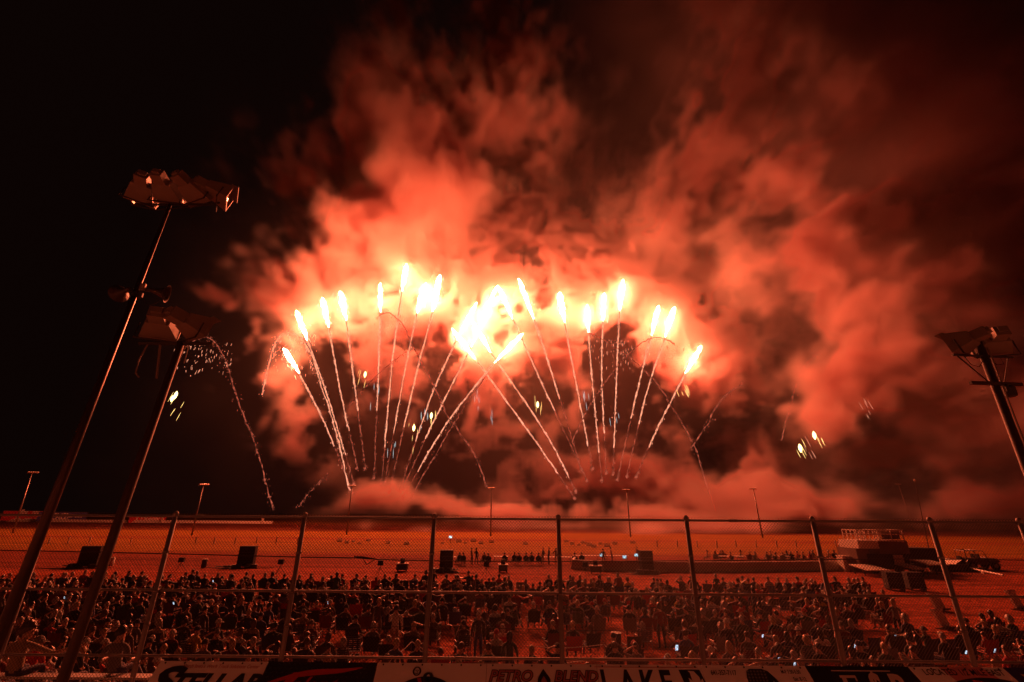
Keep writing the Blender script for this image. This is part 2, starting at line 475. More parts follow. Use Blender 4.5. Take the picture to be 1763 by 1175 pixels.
smoke = make_volume("smoke", SM_MIN, SM_MAX, SMOKE_VOX, density_main, smoke_mat("lit_smoke", SMOKE_DENS))
tag(smoke, "billowing red-lit firework smoke drifting over the infield", "smoke", kind="stuff")

# ---------------------------------------------------------------- ground
def ground_material():
    m = bpy.data.materials.new("infield_dirt_and_grass"); m.use_nodes = True
    nt = m.node_tree; N, L = nt.nodes, nt.links; b = N["Principled BSDF"]; b.inputs["Roughness"].default_value = .95; b.inputs["Specular IOR Level"].default_value = .08
    tc = N.new("ShaderNodeTexCoord"); sp = N.new("ShaderNodeSeparateXYZ"); L.new(tc.outputs["Object"], sp.inputs[0])
    mp = N.new("ShaderNodeMapping"); mp.inputs["Scale"].default_value = (.05, .22, 1); L.new(tc.outputs["Object"], mp.inputs[0])
    nz = N.new("ShaderNodeTexNoise"); nz.inputs["Scale"].default_value = 1.0; nz.inputs["Detail"].default_value = 6; L.new(mp.outputs[0], nz.inputs["Vector"])
    # distance (y) bent by the noise, so the strips wander
    ad = N.new("ShaderNodeMath"); ad.operation = 'MULTIPLY_ADD'; ad.inputs[1].default_value = 14; L.new(nz.outputs["Fac"], ad.inputs[0]); L.new(sp.outputs["Y"], ad.inputs[2])
    mr = N.new("ShaderNodeMapRange"); mr.inputs[1].default_value = 7; mr.inputs[2].default_value = 307; L.new(ad.outputs[0], mr.inputs[0])
    cr = N.new("ShaderNodeValToRGB"); L.new(mr.outputs[0], cr.inputs[0])
    dirt, dirt2, grass, dark = (.33, .074, .032), (.21, .05, .025), (.26, .115, .022), (.12, .035, .02)
    stops = [(0, dirt), (.16, dirt), (.19, dirt2), (.235, dirt2), (.26, grass), (.36, grass), (.385, dirt2), (.41, grass), (.52, grass), (.56, dark), (.8, dark), (1, grass)]
    e = cr.color_ramp.elements; e[0].position = 0; e[0].color = (*dirt, 1); e[1].position = 1; e[1].color = (*grass, 1)
    for p, c in stops[1:-1]:
        q = e.new(p); q.color = (*c, 1)
    # ruts and tyre tracks along the track, fine grain
    mp2 = N.new("ShaderNodeMapping"); mp2.inputs["Scale"].default_value = (.03, .55, 1); L.new(tc.outputs["Object"], mp2.inputs[0])
    n2 = N.new("ShaderNodeTexNoise"); n2.inputs["Scale"].default_value = 1; n2.inputs["Detail"].default_value = 7; n2.inputs["Roughness"].default_value = .65; L.new(mp2.outputs[0], n2.inputs["Vector"])
    n3 = N.new("ShaderNodeTexNoise"); n3.inputs["Scale"].default_value = 2.2; n3.inputs["Detail"].default_value = 5; L.new(tc.outputs["Object"], n3.inputs["Vector"])
    mm = N.new("ShaderNodeMath"); mm.operation = 'MULTIPLY'; L.new(n2.outputs["Fac"], mm.inputs[0]); L.new(n3.outputs["Fac"], mm.inputs[1])
    m3 = N.new("ShaderNodeMapRange"); m3.inputs[1].default_value = .10; m3.inputs[2].default_value = .40; m3.inputs[3].default_value = .15; m3.inputs[4].default_value = 1.75; L.new(mm.outputs[0], m3.inputs[0])
    mx = N.new("ShaderNodeMix"); mx.data_type = 'RGBA'; mx.blend_type = 'MULTIPLY'; mx.inputs["Factor"].default_value = 1
    L.new(cr.outputs[0], mx.inputs["A"]); L.new(m3.outputs[0], mx.inputs["B"]); L.new(mx.outputs["Result"], b.inputs["Base Color"])
    bp = N.new("ShaderNodeBump"); bp.inputs["Strength"].default_value = 1.0; bp.inputs["Distance"].default_value = .35
    L.new(mm.outputs[0], bp.inputs["Height"]); L.new(bp.outputs["Normal"], b.inputs["Normal"])
    return m
def height(x, y):
    h = .05 * math.sin(y * .9 + math.sin(x * .11) * 2) * min(1, max(0, (y - 12) / 20)) * (1 if y < 120 else 0)
    return h * .6
ys = [-60, -10] + [12 + i * .8 for i in range(90)] + [90, 120, 160, 200, 260, 400, 800, 2500]
xs = [-2500, -800, -300, -120] + [-80 + i * 4 for i in range(46)] + [130, 300, 800, 2500]
gv = [(x, y, height(x, y) if -100 < x < 110 else 0) for y in ys for x in xs]; nx = len(xs)
gf = [(j * nx + i, j * nx + i + 1, (j + 1) * nx + i + 1, (j + 1) * nx + i) for j in range(len(ys) - 1) for i in range(nx - 1)]
g = mesh_obj("ground", gv, gf, ground_material(), smooth=True); tag(g, kind="structure")
# concrete apron between the grandstand and the fence
CONC = mat("pale_concrete", (.42, .38, .35), .85, 0, .2, 1.5)
ap = MB(); ap.box((0, 4.6, .06), (90, 13.0, .12)); tag(ap.obj("apron", CONC), kind="structure")
# the grandstand behind the camera, rows of pale aluminium benches
ALU = mat("aluminium_bench", (.62, .57, .54), .45, .0, .1, 2)
gs = empty("grandstand", (0, -1.6, 0)); st = MB(); bn = MB()
for k in range(12):
    st.box((0, -k * .8 - .4 + 1.1, (3.3 + k * .42) / 2), (80, .8, 3.3 + k * .42))
    bn.box((0, -k * .8 - .55 + 1.1, 3.3 + k * .42 + .42), (80, .26, .05))
    for q in range(-20, 21): bn.box((q * 2.0, -k * .8 - .55 + 1.1, 3.3 + k * .42 + .2), (.06, .2, .39))
st.obj("deck", CONC, gs); bn.obj("bench_row", ALU, gs)
tag(gs, "stepped grandstand with aluminium benches facing the infield", "grandstand")

# ---------------------------------------------------------------- the chain link fence
FY = 11.4
GALV = mat("galvanised_steel", (.24, .21, .20), .55, .3, .15, 5)
WIRE = mat("fence_wire", (.06, .05, .05), .5, .4, .0)
fence = empty("chain_link_fence", (0, FY, 0))
post_px = [(92, 872), (305, 877), (526, 881), (748, 886), (961, 890), (1181, 891), (1397, 888), (1598, 888), (1752, 890)]
post_x = [at_y(x, y, FY).x for x, y in post_px]
post_x = [post_x[0] - 6.1, post_x[0] - 3.05] + post_x + [post_x[-1] + 3.05, post_x[-1] + 6.1]
FTOP = 5.46
for x in post_x:
    mb = MB(); mb.tube([(x, 0, 0), (x, 0, FTOP)], .052, n=10)
    mb.lathe((x, 0, FTOP), [(.06, -.05), (.062, .02), (.04, .06), (.0, .075)], 10)
    for z in (4.66, 3.86, 3.2, 2.5): mb.lathe((x, 0, z), [(.06, -.03), (.06, .03)], 10)
    mb.obj("post", GALV, fence, smooth=True)
XL, XR = post_x[0], post_x[-1]
for z, r, nm in ((FTOP - .045, .028, "top_rail"), (3.86, .026, "middle_rail"), (2.61, .026, "lower_rail")):
    mb = MB(); mb.tube([(XL, .06, z), (XR, .06, z)], r, n=8)
    for k in range(int((XR - XL) / 6.4)):
        q = XL + 3.2 + 6.4 * k; mb.tube([(q - .1, .06, z), (q + .1, .06, z)], r * 1.25, n=8)
    mb.obj(nm, GALV, fence, smooth=True)
# mesh: each wire zigzags between its neighbours
mb = MB(); P_ = .072; zlo, zhi = .1, FTOP + .035; H = zhi - zlo
n = int((XR - XL + H) / P_)
for s in (1, -1):
    for k in range(n):
        x0 = (XL - H if s > 0 else XL) + k * P_
        x1 = x0 + s * H
        a, b = Vector((x0, 0, zlo)), Vector((x0 + s * H, 0, zhi))
        # clip to the fence's ends
        ta, tb = 0.0, 1.0
        for X, sg in ((XL, 1), (XR, -1)):
            da, db = (a.x - X) * sg, (b.x - X) * sg
            if da < 0 and db < 0: ta, tb = 1, 0; break
            if da < 0: ta = max(ta, -da / (db - da))
            elif db < 0: tb = min(tb, da / (da - db))
        if tb - ta < .01: continue
        p, q = a.lerp(b, ta), a.lerp(b, tb)
        mid = (p + q) / 2
        off = Vector((0, .10 + .002 * s, 0))
        mb.tube([p + off, q + off], .0038, n=3, cap=False)
mb.obj("wire_mesh", WIRE, fence)
tag(fence, "tall chain link fence with steel posts running across the whole view", "fence")
# black cables strung along the fence
BLK = mat("black_rubber", (.012, .012, .013), .5, 0, .2, 8)
def sag(pts, Y, r, name, label):
    w = [at_y(x, y, Y) for x, y in pts]
    o0 = w[0].copy(); mb = MB(); mb.tube([p - o0 for p in bez(w, 8)], r, n=6)
    o = mb.obj(name, BLK, None, True, o0); tag(o, label, "cable"); return o
cb = sag([(-60,947),(120,950),(300,954),(500,959),(612,961),(660,964),(760,966),(960,967),(1180,966),(1397,964),(1598,963),(1850,966)], FY + .17, .012, "cable",
    "thick black cable strung across the fence at upper height")
k0 = at_y(640, 963, FY + .17) - cb.location
mb = MB(); mb.tube([k0 + Vector((-.42, 0, .05)), k0 + Vector((-.2, -.02, .03)), k0 + Vector((.1, 0, .0))], [.012, .03, .012], n=6); mb.tube([k0 + Vector((-.2, 0, 0)), k0 + Vector((-.1, 0, -.12)), k0 + Vector((.05, 0, -.02))], .01, n=5); mb.obj("knot", BLK, cb)
sag([(-60,1078),(300,1082),(520,1084),(745,1078),(860,1082),(1100,1087),(1440,1086),(1600,1090),(1850,1092)], FY + .17, .008, "cable",
    "thin black cable strung across the fence at lower height")

# ---------------------------------------------------------------- banners along the lower rail
# banner plane: hangs from the lower rail and slopes out towards the stand
B_TOP = Vector((0, FY - .10, 2.56)); B_DN = Vector((0, -.42, -.80)).normalized(); B_NRM = Vector((1, 0, 0)).cross(-B_DN).normalized()
if B_NRM.y > 0: B_NRM = -B_NRM
def bx(px, py=1140):
    "x on the banner's top edge for a point of the photograph"
    return at_y(px, py, B_TOP.y).x
INK = mat("banner_black_ink", (.018, .017, .018), .5, 0, .1, 20)
VINYL = mat("white_vinyl", (.80, .79, .77), .45, 0, .04, 2)
VINYL_RED = mat("red_print", (.45, .04, .03), .5, 0, .1, 4)
NAVY = mat("navy_vinyl", (.035, .035, .16), .45, 0, .15, 3)
BLACKV = mat("black_vinyl", (.02, .02, .022), .4, 0, .1, 3)
GREYV = mat("grey_print", (.42, .36, .34), .5, 0, .1, 5)
def text_mesh(body, size, mats, parent, name="lettering", shear=0.0, offset=0.0, xs=1.0, align='CENTER', extrude=0.0, spacing=1.0):
    cu = bpy.data.curves.new("tmp", 'FONT'); cu.body = body; cu.size = size; cu.shear = shear; cu.offset = offset
    cu.align_x = align; cu.align_y = 'CENTER'; cu.extrude = extrude; cu.resolution_u = 3; cu.space_character = spacing
    t = bpy.data.objects.new("tmp", cu); COL.objects.link(t)
    dg = bpy.context.evaluated_depsgraph_get()
    me = bpy.data.meshes.new_from_object(t.evaluated_get(dg)); me.name = name
    bpy.data.objects.remove(t); bpy.data.curves.remove(cu)
    me.materials.clear(); me.materials.append(mats)
    if xs != 1.0:
        for v in me.vertices: v.co.x *= xs
    o = bpy.data.objects.new(name, me); COL.objects.link(o)
    if parent: o.parent = parent
    return o
BW = 1.35
def banner(x0, x1, skew0, skew1, m, label, z=0.0):
    "a vinyl sheet; its local x runs right, local y up the banner, local z towards the stand"
    X0, X1 = bx(x0), bx(x1); c = (X0 + X1) / 2
    M3 = Matrix((Vector((1, 0, 0)), -B_DN, B_NRM)).transposed()
    n = 14; v = []; f = []
    for j in range(5):
        for i in range(n + 1):
            t = i / n; dn = j / 4 * BW
            x = (X0 - c) * (1 - t) + (X1 - c) * t + dn * (skew0 * (1 - t) + skew1 * t)
            v.append((x, -dn, z + .006 * math.sin(i * 1.3 + j) * (j > 0)))
    for j in range(4):
        for i in range(n): a = j * (n + 1) + i; f.append((a + n + 1, a + n + 2, a + 1, a))
    o = mesh_obj("banner", v, f, m)
    o.matrix_world = Matrix.Translation(Vector((c, B_TOP.y, B_TOP.z))) @ M3.to_4x4()
    tag(o, label, "banner", "sponsor banners hung along the lower fence rail")
    gm = MB()
    for i in range(6):
        t = (i + .3) / 5.6; gm.lathe(((X0 - c) * (1 - t) + (X1 - c) * t, -.035, .012), [(.018, 0), (.018, .006)], 8)
    gm.obj("grommet", BLACKV, o)
    return o
def put(o, x, y, z=.014, rz=0.0):
    o.location = (x, y, z); o.rotation_euler = (0, 0, rz); return o
def shape(pts, m, parent, name, z=.012, th=.003):
    n = len(pts); v = [(x, y, z) for x, y in pts] + [(x, y, z - th) for x, y in pts]
    f = [tuple(range(n)), tuple(range(2 * n - 1, n - 1, -1))] + [(i, i + n, (i + 1) % n + n, (i + 1) % n) for i in range(n)]
    return mesh_obj(name, v, f, m, parent)
def ell(cx, cy_, a, b, n=40, a0=0, a1=2 * math.pi):
    return [(cx + a * math.cos(a0 + (a1 - a0) * k / n), cy_ + b * math.sin(a0 + (a1 - a0) * k / n)) for k in range(n)]
# 1 STELLAR
b1 = banner(277, 462, -.16, -.10, VINYL, "white banner with heavy slanted black capitals under a thin red line of text")
put(text_mesh("North Iowa's Work Truck Solutions Center", .145, VINYL_RED, b1, shear=.25, xs=.62), .18, -.15)
put(text_mesh("S", 1.15, INK, b1, shear=.35, offset=.035, xs=1.0), -.98, -.62)
put(text_mesh("TELLAR", .70, INK, b1, shear=.35, offset=.03, xs=.80), .16, -.64)
# 2 the tread-plate banner
b2 = banner(463, 650, -.10, -.06, BLACKV, "black tread plate patterned banner with flowing red script")
tp = MB(); r2 = random.Random(4)
for j in range(11):
    for i in range(26):
        x = -1.35 + i * .11 + (j % 2) * .055; y = -.06 - j * .12; a = R(35 if (i + j) % 2 else -40 + 80 * 0)
        if x > 1.02 - y * -.08 or x < -1.12 - .1 * -y: continue
        dx, dy = .035 * math.cos(a), .035 * math.sin(a)
        tp.tube([(x - dx, y - dy, .008), (x, y, .012), (x + dx, y + dy, .008)], [.003, .009, .003], n=5)
tp.obj("diamond_tread_pattern_print", mat("tread_plate_print", (.09, .08, .08), .35, .2, 0), b2)
sw = []
for k in range(25):
    t = k / 24; sw.append((-1.15 + 2.0 * t ** .9, -.62 + .46 * math.sin(min(1, t * 1.5) * math.pi / 2) + .03 * math.sin(t * 7)))
lo = [(x + .03, y - .15 * math.sin(math.pi * min(1, (k + .8) / 25.)) - .012) for k, (x, y) in enumerate(sw)]
shape(sw + lo[::-1], VINYL_RED, b2, "swoosh", .016)
shape([(-.55, -.3), (-.35, -.28), (-.72, -.98), (-.95, -1.02)], VINYL_RED, b2, "letter_stroke", .018)
put(text_mesh("alentone", .62, VINYL_RED, b2, shear=.6, offset=.012, xs=.76), .22, -.66, .018)
# 3 pale banner with two faces over an oval
b3 = banner(651, 838, -.06, -.01, VINYL, "plain white banner with two line drawn heads above a black oval")
shape(ell(-.08, -.98, .64, .60), BLACKV, b3, "oval", .012)
shape(ell(-.08, -1.0, .52, .47), mat("dark_print", (.06, .055, .05), .5, 0, .2, 9), b3, "oval_inset", .016)
for (cx, cyy, s) in ((-.30, -.24, .10), (-.05, -.42, .11)):
    mb = MB(); pts = [Vector((cx + s * .72 * math.cos(a), cyy + s * 1.15 * math.sin(a), .018)) for a in [2 * math.pi * k / 24 for k in range(25)]]
    mb.tube(pts, .018 if cx < -.2 else .034, n=4)
    mb.tube([Vector((cx - s * .3, cyy + .02, .018)), Vector((cx - s * .1, cyy + .025, .018))], .012, n=4); mb.tube([Vector((cx + s * .12, cyy + .025, .018)), Vector((cx + s * .32, cyy + .02, .018))], .012, n=4)
    mb.tube([Vector((cx, cyy, .018)), Vector((cx + .015, cyy - .03, .018))], .008, n=4); mb.tube([Vector((cx - s * .3, cyy - .055, .018)), Vector((cx, cyy - .07, .018)), Vector((cx + s * .3, cyy - .055, .018))], .009, n=4)
    mb.obj("drawn_head", INK, b3)
shape([(-.28, -.42), (-.2, -.42), (-.12, -.72), (-.2, -.72)], VINYL_RED, b3, "red_tie", .02)
# 4 PETRO BLEND
b4 = banner(838.5, 1026, -.01, .04, VINYL, "white banner with a dark oil drop between two outlined red words")
G4 = mat("worn_red_print", (.40, .14, .11), .5, 0, .1, 6)
for w, x in (("PETRO", -.66), ("BLEND", .70)):
    put(text_mesh(w, .42, INK, b4, shear=.25, offset=.028, xs=.70), x, -.36, .012)
    put(text_mesh(w, .42, G4, b4, shear=.25, offset=.004, xs=.70), x, -.36, .017)
dr = [(0.0, -.10)] + [(.13 * math.sin(a) * (1 - .35 * math.cos(a)) , -.40 - .16 * -math.cos(a)) for a in [math.pi * k / 12 for k in range(2, 12)]]
dr = [(.03, -.14)] + [(.04 + .135 * math.cos(a), -.47 + .17 * math.sin(a)) for a in [R(30 - 24 * k) for k in range(11)]]
shape(dr, INK, b4, "oil_drop", .014)
shape([(x * .45 + .02, (y + .47) * .5 - .50) for x, y in dr], mat("drop_shine", (.35, .12, .1), .4, 0, 0), b4, "drop_highlight", .018)
shape([(-1.1, -.62), (1.1, -.62), (1.12, -.70), (-1.12, -.70)], VINYL_RED, b4, "red_line", .012)
# 5 LAKE
b5 = banner(1026.5, 1204, .04, .10, VINYL, "white banner with tall narrow black letters beside a black flame panel")
shape([(-1.15, -.07), (1.02, -.07), (1.02, -.085), (-1.15, -.085)], VINYL_RED, b5, "top_line", .012)
for ch, x in zip("LAKE", (-.90, -.46, -.04, .34)):
    put(text_mesh(ch, 1.0, INK, b5, offset=.03, xs=.50, shear=-.12), x, -.56, .012)
shape([(.62, -.14), (1.06, -.14), (1.22, -.95), (.76, -.95)], BLACKV, b5, "flame_panel", .012)
fl = [(.80, -.9), (.74, -.66), (.80, -.50), (.79, -.36), (.86, -.44), (.84, -.22), (.80, -.17), (.93, -.18), (1.02, -.34), (1.03, -.46), (1.07, -.38), (1.10, -.52), (1.12, -.68), (1.09, -.9), (1.02, -.74), (.96, -.52), (.92, -.70), (.88, -.9)]
shape(fl, VINYL, b5, "flame", .017)
# 6 tyre shop
b6 = banner(1204.5, 1384, .10, .22, VINYL, "white banner with a phone number, a tyre picture and opening hours")
put(text_mesh("641-357-7117", .19, INK, b6, shear=-.1, offset=.004, xs=.50), -.66, -.22)
put(text_mesh("M-F 7:30-5:30", .15, INK, b6, shear=-.15, offset=.003, xs=.48), .76, -.18)
put(text_mesh("Sat. 8-12", .15, INK, b6, shear=-.2, offset=.003, xs=.50), .90, -.38)
shape([(x * .68 + .10, y) for x, y in ((-.42, -.75), (-.44, -.35), (-.40, -.16), (-.30, -.10), (.10, -.10), (.26, -.16), (.45, -.38), (.60, -.68), (.52, -.68), (.34, -.42), (.24, -.75))], BLACKV, b6, "tyre_picture", .012)
tr = MB()
for i in range(6):
    for j in range(7):
        tr.box((-.15 + i * .07, -.17 - j * .085, .017), (.035, .05, .004), rz=.4 * (-1) ** i)
tr.obj("tyre_tread_pattern_print", mat("tread_grey", (.2, .17, .16), .5, 0, 0), b6)
shape([(-.9, -.73), (.95, -.73), (.95, -.77), (-.9, -.77)], INK, b6, "rule_line", .019)
# 7 FSB
b7 = banner(1384.5, 1560, .22, .42, BLACKV, "black banner with pale serif letters and a dollar sign under a thin line")
SERIF = mat("pale_print", (.62, .52, .48), .5, 0, .1, 5)
def slab(ch, segs, x, y, s):
    mb = MB()
    for a, b, w in segs: 
        (x0, y0), (x1, y1) = a, b; d = Vector((x1 - x0, y1 - y0, 0)); L_ = d.length; an = math.atan2(d.y, d.x)
        mb.box((x + (x0 + x1) / 2 * s, y + (y0 + y1) / 2 * s, .014 + len(mb.f) * 1e-5), (L_ * s, w * s, .003), rz=0, M=Matrix.Rotation(an, 3, 'Z'))
    return mb
fm = slab("F", [((.15, 1), (.15, 0), .2), ((-.02, .98), (.72, .98), .1), ((.2, .52), (.52, .52), .1), ((.70, 1), (.70, .8), .07), ((.52, .62), (.52, .42), .06), ((-.02, .02), (.32, .02), .07)], -.86, -1.0, .72)
fm.v = [((x + .86) * .62 - .45, y, z) for x, y, z in fm.v]
fm.obj("letter_f", SERIF, b7)
put(text_mesh("S", .98, SERIF, b7, offset=.03, xs=.52), .24, -.62, .014)
put(text_mesh("$", 1.15, SERIF, b7, offset=.006, xs=.45), .24, -.60, .020)
put(text_mesh("B", .98, SERIF, b7, offset=.04, xs=.58), .70, -.62, .014)
shape([(-.58, -.115), (.66, -.115), (.66, -.145), (-.58, -.145)], SERIF, b7, "top_line", .012)
# 8 LOCATED 1/2 MILE EAST
b8 = banner(1560.5, 1722, .42, .58, VINYL, "white and pink banner reading LOCATED 1/2 MILE EAST above a black oval")
put(text_mesh("LOCATED 1/2 MILE EAST", .235, INK, b8, shear=-.3, offset=.004, xs=.66), .12, -.16)
PINK = mat("pink_print", (.55, .20, .20), .5, 0, .15, 2)
shape([(-.36, -.002), (.55, -.002), (1.28, -1.0), (.2, -1.0)], PINK, b8, "pink_band", .009)
shape(ell(.45, -.80, .98, .50), BLACKV, b8, "oval", .014)
shape([(.02, -.38), (.22, -.36), (.42, -.42), (.55, -.46), (.60, -.56), (.42, -.55), (.25, -.50), (.08, -.50)], VINYL_RED, b8, "flag", .019)
shape([(.02, -.38), (.16, -.365), (.20, -.43), (.06, -.45)], NAVY, b8, "flag_canton", .023)
# 9 blue
b9 = banner(1722.5, 1900, .58, .72, NAVY, "navy blue banner with one yellow letter cut off at the corner")
put(text_mesh("T", .42, mat("yellow_print", (.55, .38, .06), .5, 0, .1, 5), b9, offset=.03, shear=-.5), -.52, -.38)

for b_ in (b1, b2, b3, b4, b5, b6, b7, b8, b9):
    for ch in b_.children:
        if ch.name.startswith("grommet"): continue
        ch.location.y *= .62; ch.scale.y = .62

# ---------------------------------------------------------------- light towers beside the stand
WOOD = mat("weathered_pole_wood", (.05, .028, .018), .6, 0, .4, 6)
STEELP = mat("pole_steel", (.20, .17, .16), .32, .7, .2, 3)
DARKPOLE = mat("shade_darkened_steel", (.055, .035, .028), .35, .5, .3, 3)  # base colour darkened to stand for shade on the side away from the fire
HOUSE = mat("floodlight_housing", (.22, .17, .14), .5, .1, .15, 6)
LENS = mat("floodlight_glass", (.20, .17, .15), .12, 0, .1, 4)
DARK = mat("dark_painted_metal", (.030, .028, .027), .5, .2, .2, 6)
def floodlight(parent, c, rx, rz, w=.62, h=.42, d=.42, roll=0.0):
    "a box floodlight: tapered housing, glass, ballast box behind and a yoke; c is relative to the parent"
    M = Matrix.Rotation(rz, 3, 'Z') @ Matrix.Rotation(rx, 3, 'X') @ Matrix.Rotation(roll, 3, 'Y')
    c = Vector(c)
    def tr(mb): mb.v = [tuple(M @ Vector(v) + c) for v in mb.v]; return mb
    a = MB(); W, H = w / 2, h / 2
    v = [(-W * .62, -d, -H * .55), (W * .62, -d, -H * .55), (W * .62, -d, H * .55), (-W * .62, -d, H * .55), (-W, 0, -H), (W, 0, -H), (W, 0, H), (-W, 0, H)]
    a.add(v, [(0, 1, 2, 3), (0, 4, 5, 1), (1, 5, 6, 2), (2, 6, 7, 3), (3, 7, 4, 0)])
    for s in (-1, 1):
        a.box((s * (W - .01), .02, 0), (.03, .06, h + .02)); a.box((0, .02, s * (H - .01)), (w, .06, .03))
    a.box((0, .06, H + .02), (w * 1.02, .16, .015))
    h_ = tr(a).obj("housing", HOUSE, parent)
    g_ = MB(); g_.box((0, -.01, 0), (w - .05, .02, h - .05)); tr(g_).obj("glass", LENS, h_)
    b_ = MB(); b_.box((0, -d - .13, .0), (.26, .26, .22)); b_.box((0, -d - .28, .02), (.16, .06, .12)); tr(b_).obj("ballast_box", HOUSE, h_)
    y_ = MB(); y_.tube([(-W - .03, -.12, 0), (-W - .03, -.12, -H - .12), (W + .03, -.12, -H - .12), (W + .03, -.12, 0)], .018, n=5); tr(y_).obj("yoke", DARK, h_)
def vert_pole(x_top, y_top, Y, x_b, y_b, r0, r1, name, label, m, grp="light towers standing between the stand and the infield"):
    T = at_y(x_top, y_top, Y); Bp = at_y(x_b, y_b, Y)
    u = (T - Bp) / (T.z - Bp.z); base = T - u * T.z
    e = empty(name, base)
    mb = MB(); mb.tube([(0, 0, 0), u * (T.z * .5), T - base], [r0, (r0 + r1) / 2, r1], n=12); p = mb.obj("pole", m, e, smooth=True)
    tag(e, label, "light tower", grp)
    return e, T - base, u, p
# the tall one with four heads
eA, TA, uA, pA = vert_pole(293, 352, 9.0, 38, 1000, .115, .042, "light_tower", "tallest light tower with four floodlights on its crossarm, horn speakers halfway up", DARKPOLE)
mb = MB(); mb.tube([TA + Vector((-.95, 0, -.02)), TA + Vector((.95, 0, .0)), TA + Vector((1.2, 0, .06))], .028, n=6); mb.tube([TA + Vector((-.9, .02, -.03)), TA + Vector((-.3, .02, -.16)), TA + Vector((.75, .02, -.03))], .012, n=5)
mb.obj("crossarm", DARK, eA)
for dx, dz, rz, rx, rl in ((-.74, .20, .55, -.30, .16), (-.04, .20, .12, -.25, .05), (.72, .20, -.35, -.25, -.08), (1.36, .22, -1.0, -.25, .0)):
    floodlight(eA, TA + Vector((dx, 0.02, dz)), rx, rz, .66, .36, .46, rl)
for (dx, dz, r_) in ((-.42, .10, .035), (-.30, .06, .03), (.36, .16, .025), (.34, .05, .04), (-.9, .08, .02)):
    mb = MB(); mb.box(TA + Vector((dx, -.05, dz)), (.03, .15, .15), rz=.35); mb.obj("bracket", mat("bright_bracket", (.7, .66, .6), .3, .5, 0), eA)
qs = at_y(240, 500, 9.0) - eA.location
HORN = mat("horn_speaker_grey", (.045, .035, .03), .45, .1, .2, 5)
for dx, a_, nm in ((-.30, -2.0, "horn"), (.30, 2.0, "horn")):
    mb = MB(); mb.lathe((0, 0, 0), [(.06, -.16), (.07, 0), (.11, .16), (.18, .30), (.27, .38), (.29, .40), (.26, .385), (.16, .28), (.08, .10)], 14)
    M = Matrix.Rotation(a_, 3, 'Z') @ Matrix.Rotation(R(96), 3, 'X') * .72
    mb.v = [tuple(M @ Vector(v) + qs + Vector((dx, .0, .0))) for v in mb.v]; mb.obj(nm, HORN, eA)
mb = MB(); mb.tube([qs + Vector((-.5, 0, -.02)), qs + Vector((.5, 0, -.02))], .02, n=6); mb.box(qs + Vector((.2, -.16, 0)), (.1, .05, .15), rz=.3, m=1); mb.lathe(qs + Vector((-.0, 0, -.12)), [(.10, -.05), (.10, .05)], 12, 0)
mb.obj("speaker_bracket", [DARK, HOUSE], eA)
mb = MB(); mb.tube([qs + Vector((.62 * t, .05, -.05 - .3 * math.sin(t * 3.1))) * 1 for t in [k / 8 for k in range(9)]], .006, n=4); mb.obj("wire", BLK, eA)
# the second one, two heads
eB, TB, uB, pB = vert_pole(312, 590, 8.0, 168, 1000, .085, .06, "light_tower", "shorter brown light tower with two boxy floodlights, beside the tallest one", WOOD)
mb = MB(); mb.tube([TB + Vector((-.80, 0, -.02)), TB + Vector((.62, 0, -.02))], .035, n=6); mb.obj("crossarm", DARK, eB)
floodlight(eB, TB + Vector((-.50, .05, .30)), -.22, .45, .60, .42, .34)
floodlight(eB, TB + Vector((.26, .05, .30)), -.22, -.5, .58, .40, .34)
mb = MB(); q = TB
mb.tube([q + Vector((-.62, 0, .0)), q + Vector((-.70, 0, -.35)), q + Vector((-.68, 0, -.62)), q + Vector((-.6, 0, -.70))], .014, n=5)
mb.tube([q + Vector((-.40, 0, .0)), q + Vector((-.26, 0, -.72))], .02, n=5); mb.tube([q + Vector((.16, 0, .0)), q + Vector((.17, 0, -.42))], .010, n=5)
mb.tube([q + Vector((.03, .1, .1)), q + Vector((-.02, .1, -.3)), q + Vector((-.06, .1, -.55))], .02, n=5)
mb.obj("conduit", HOUSE, eB)
# the one on the right, with two heads and a lower crossarm
eC, TC, uC, pC = vert_pole(1684, 588, 9.5, 1763, 795, .095, .075, "light_tower", "light tower at the right with two floodlights and a wooden crossarm below them", WOOD)
TC2 = at_y(1694, 614, 9.5) - eC.location
mb = MB(); mb.tube([TC2 + Vector((-.72, -.02, .03)), TC2 + Vector((.62, -.02, -.03))], .028, n=6); mb.obj("upper_crossarm", DARK, eC)
TC3 = at_y(1712, 662, 9.5) - eC.location
mb = MB(); mb.box(TC3 + Vector((-.02, -.05, .0)), (1.12, .07, .075), M=Matrix.Rotation(.03, 3, 'Y')); mb.obj("lower_crossarm", WOOD, eC)
floodlight(eC, TC2 + Vector((-.44, .12, .32)), -.22, .5, .70, .46, .36)
floodlight(eC, TC2 + Vector((.34, .12, .32)), -.22, -.35, .70, .48, .36)
mb = MB(); mb.tube([TC2 + Vector((-.62, -.02, .0)), TC3 + Vector((-.12, -.02, .04))], .016, n=5); mb.tube([TC2 + Vector((.52, -.02, -.02)), TC3 + Vector((.2, -.02, .02))], .008, n=5)
mb.tube([TC2 + Vector((-.45, 0, -.0)), TC2 + Vector((-.36, 0, -.2)), TC2 + Vector((-.2, 0, -.25)), TC2 + Vector((-.08, 0, -.12))], .009, n=5)
mb.tube([TC2 + Vector((.1, 0, -.05)), TC2 + Vector((.22, 0, -.2)), TC2 + Vector((.38, 0, -.18)), TC2 + Vector((.36, 0, -.0))], .009, n=5); mb.obj("brace", DARK, eC)
mb = MB(); mb.lathe(TC3 + Vector((.27, .0, -.16)), [(.06, -.13), (.11, -.10), (.12, .08), (.06, .12)], 10); mb.box(TC3 + Vector((.16, -.06, -.1)), (.05, .05, .16)); mb.obj("transformer_can", HORN, eC)
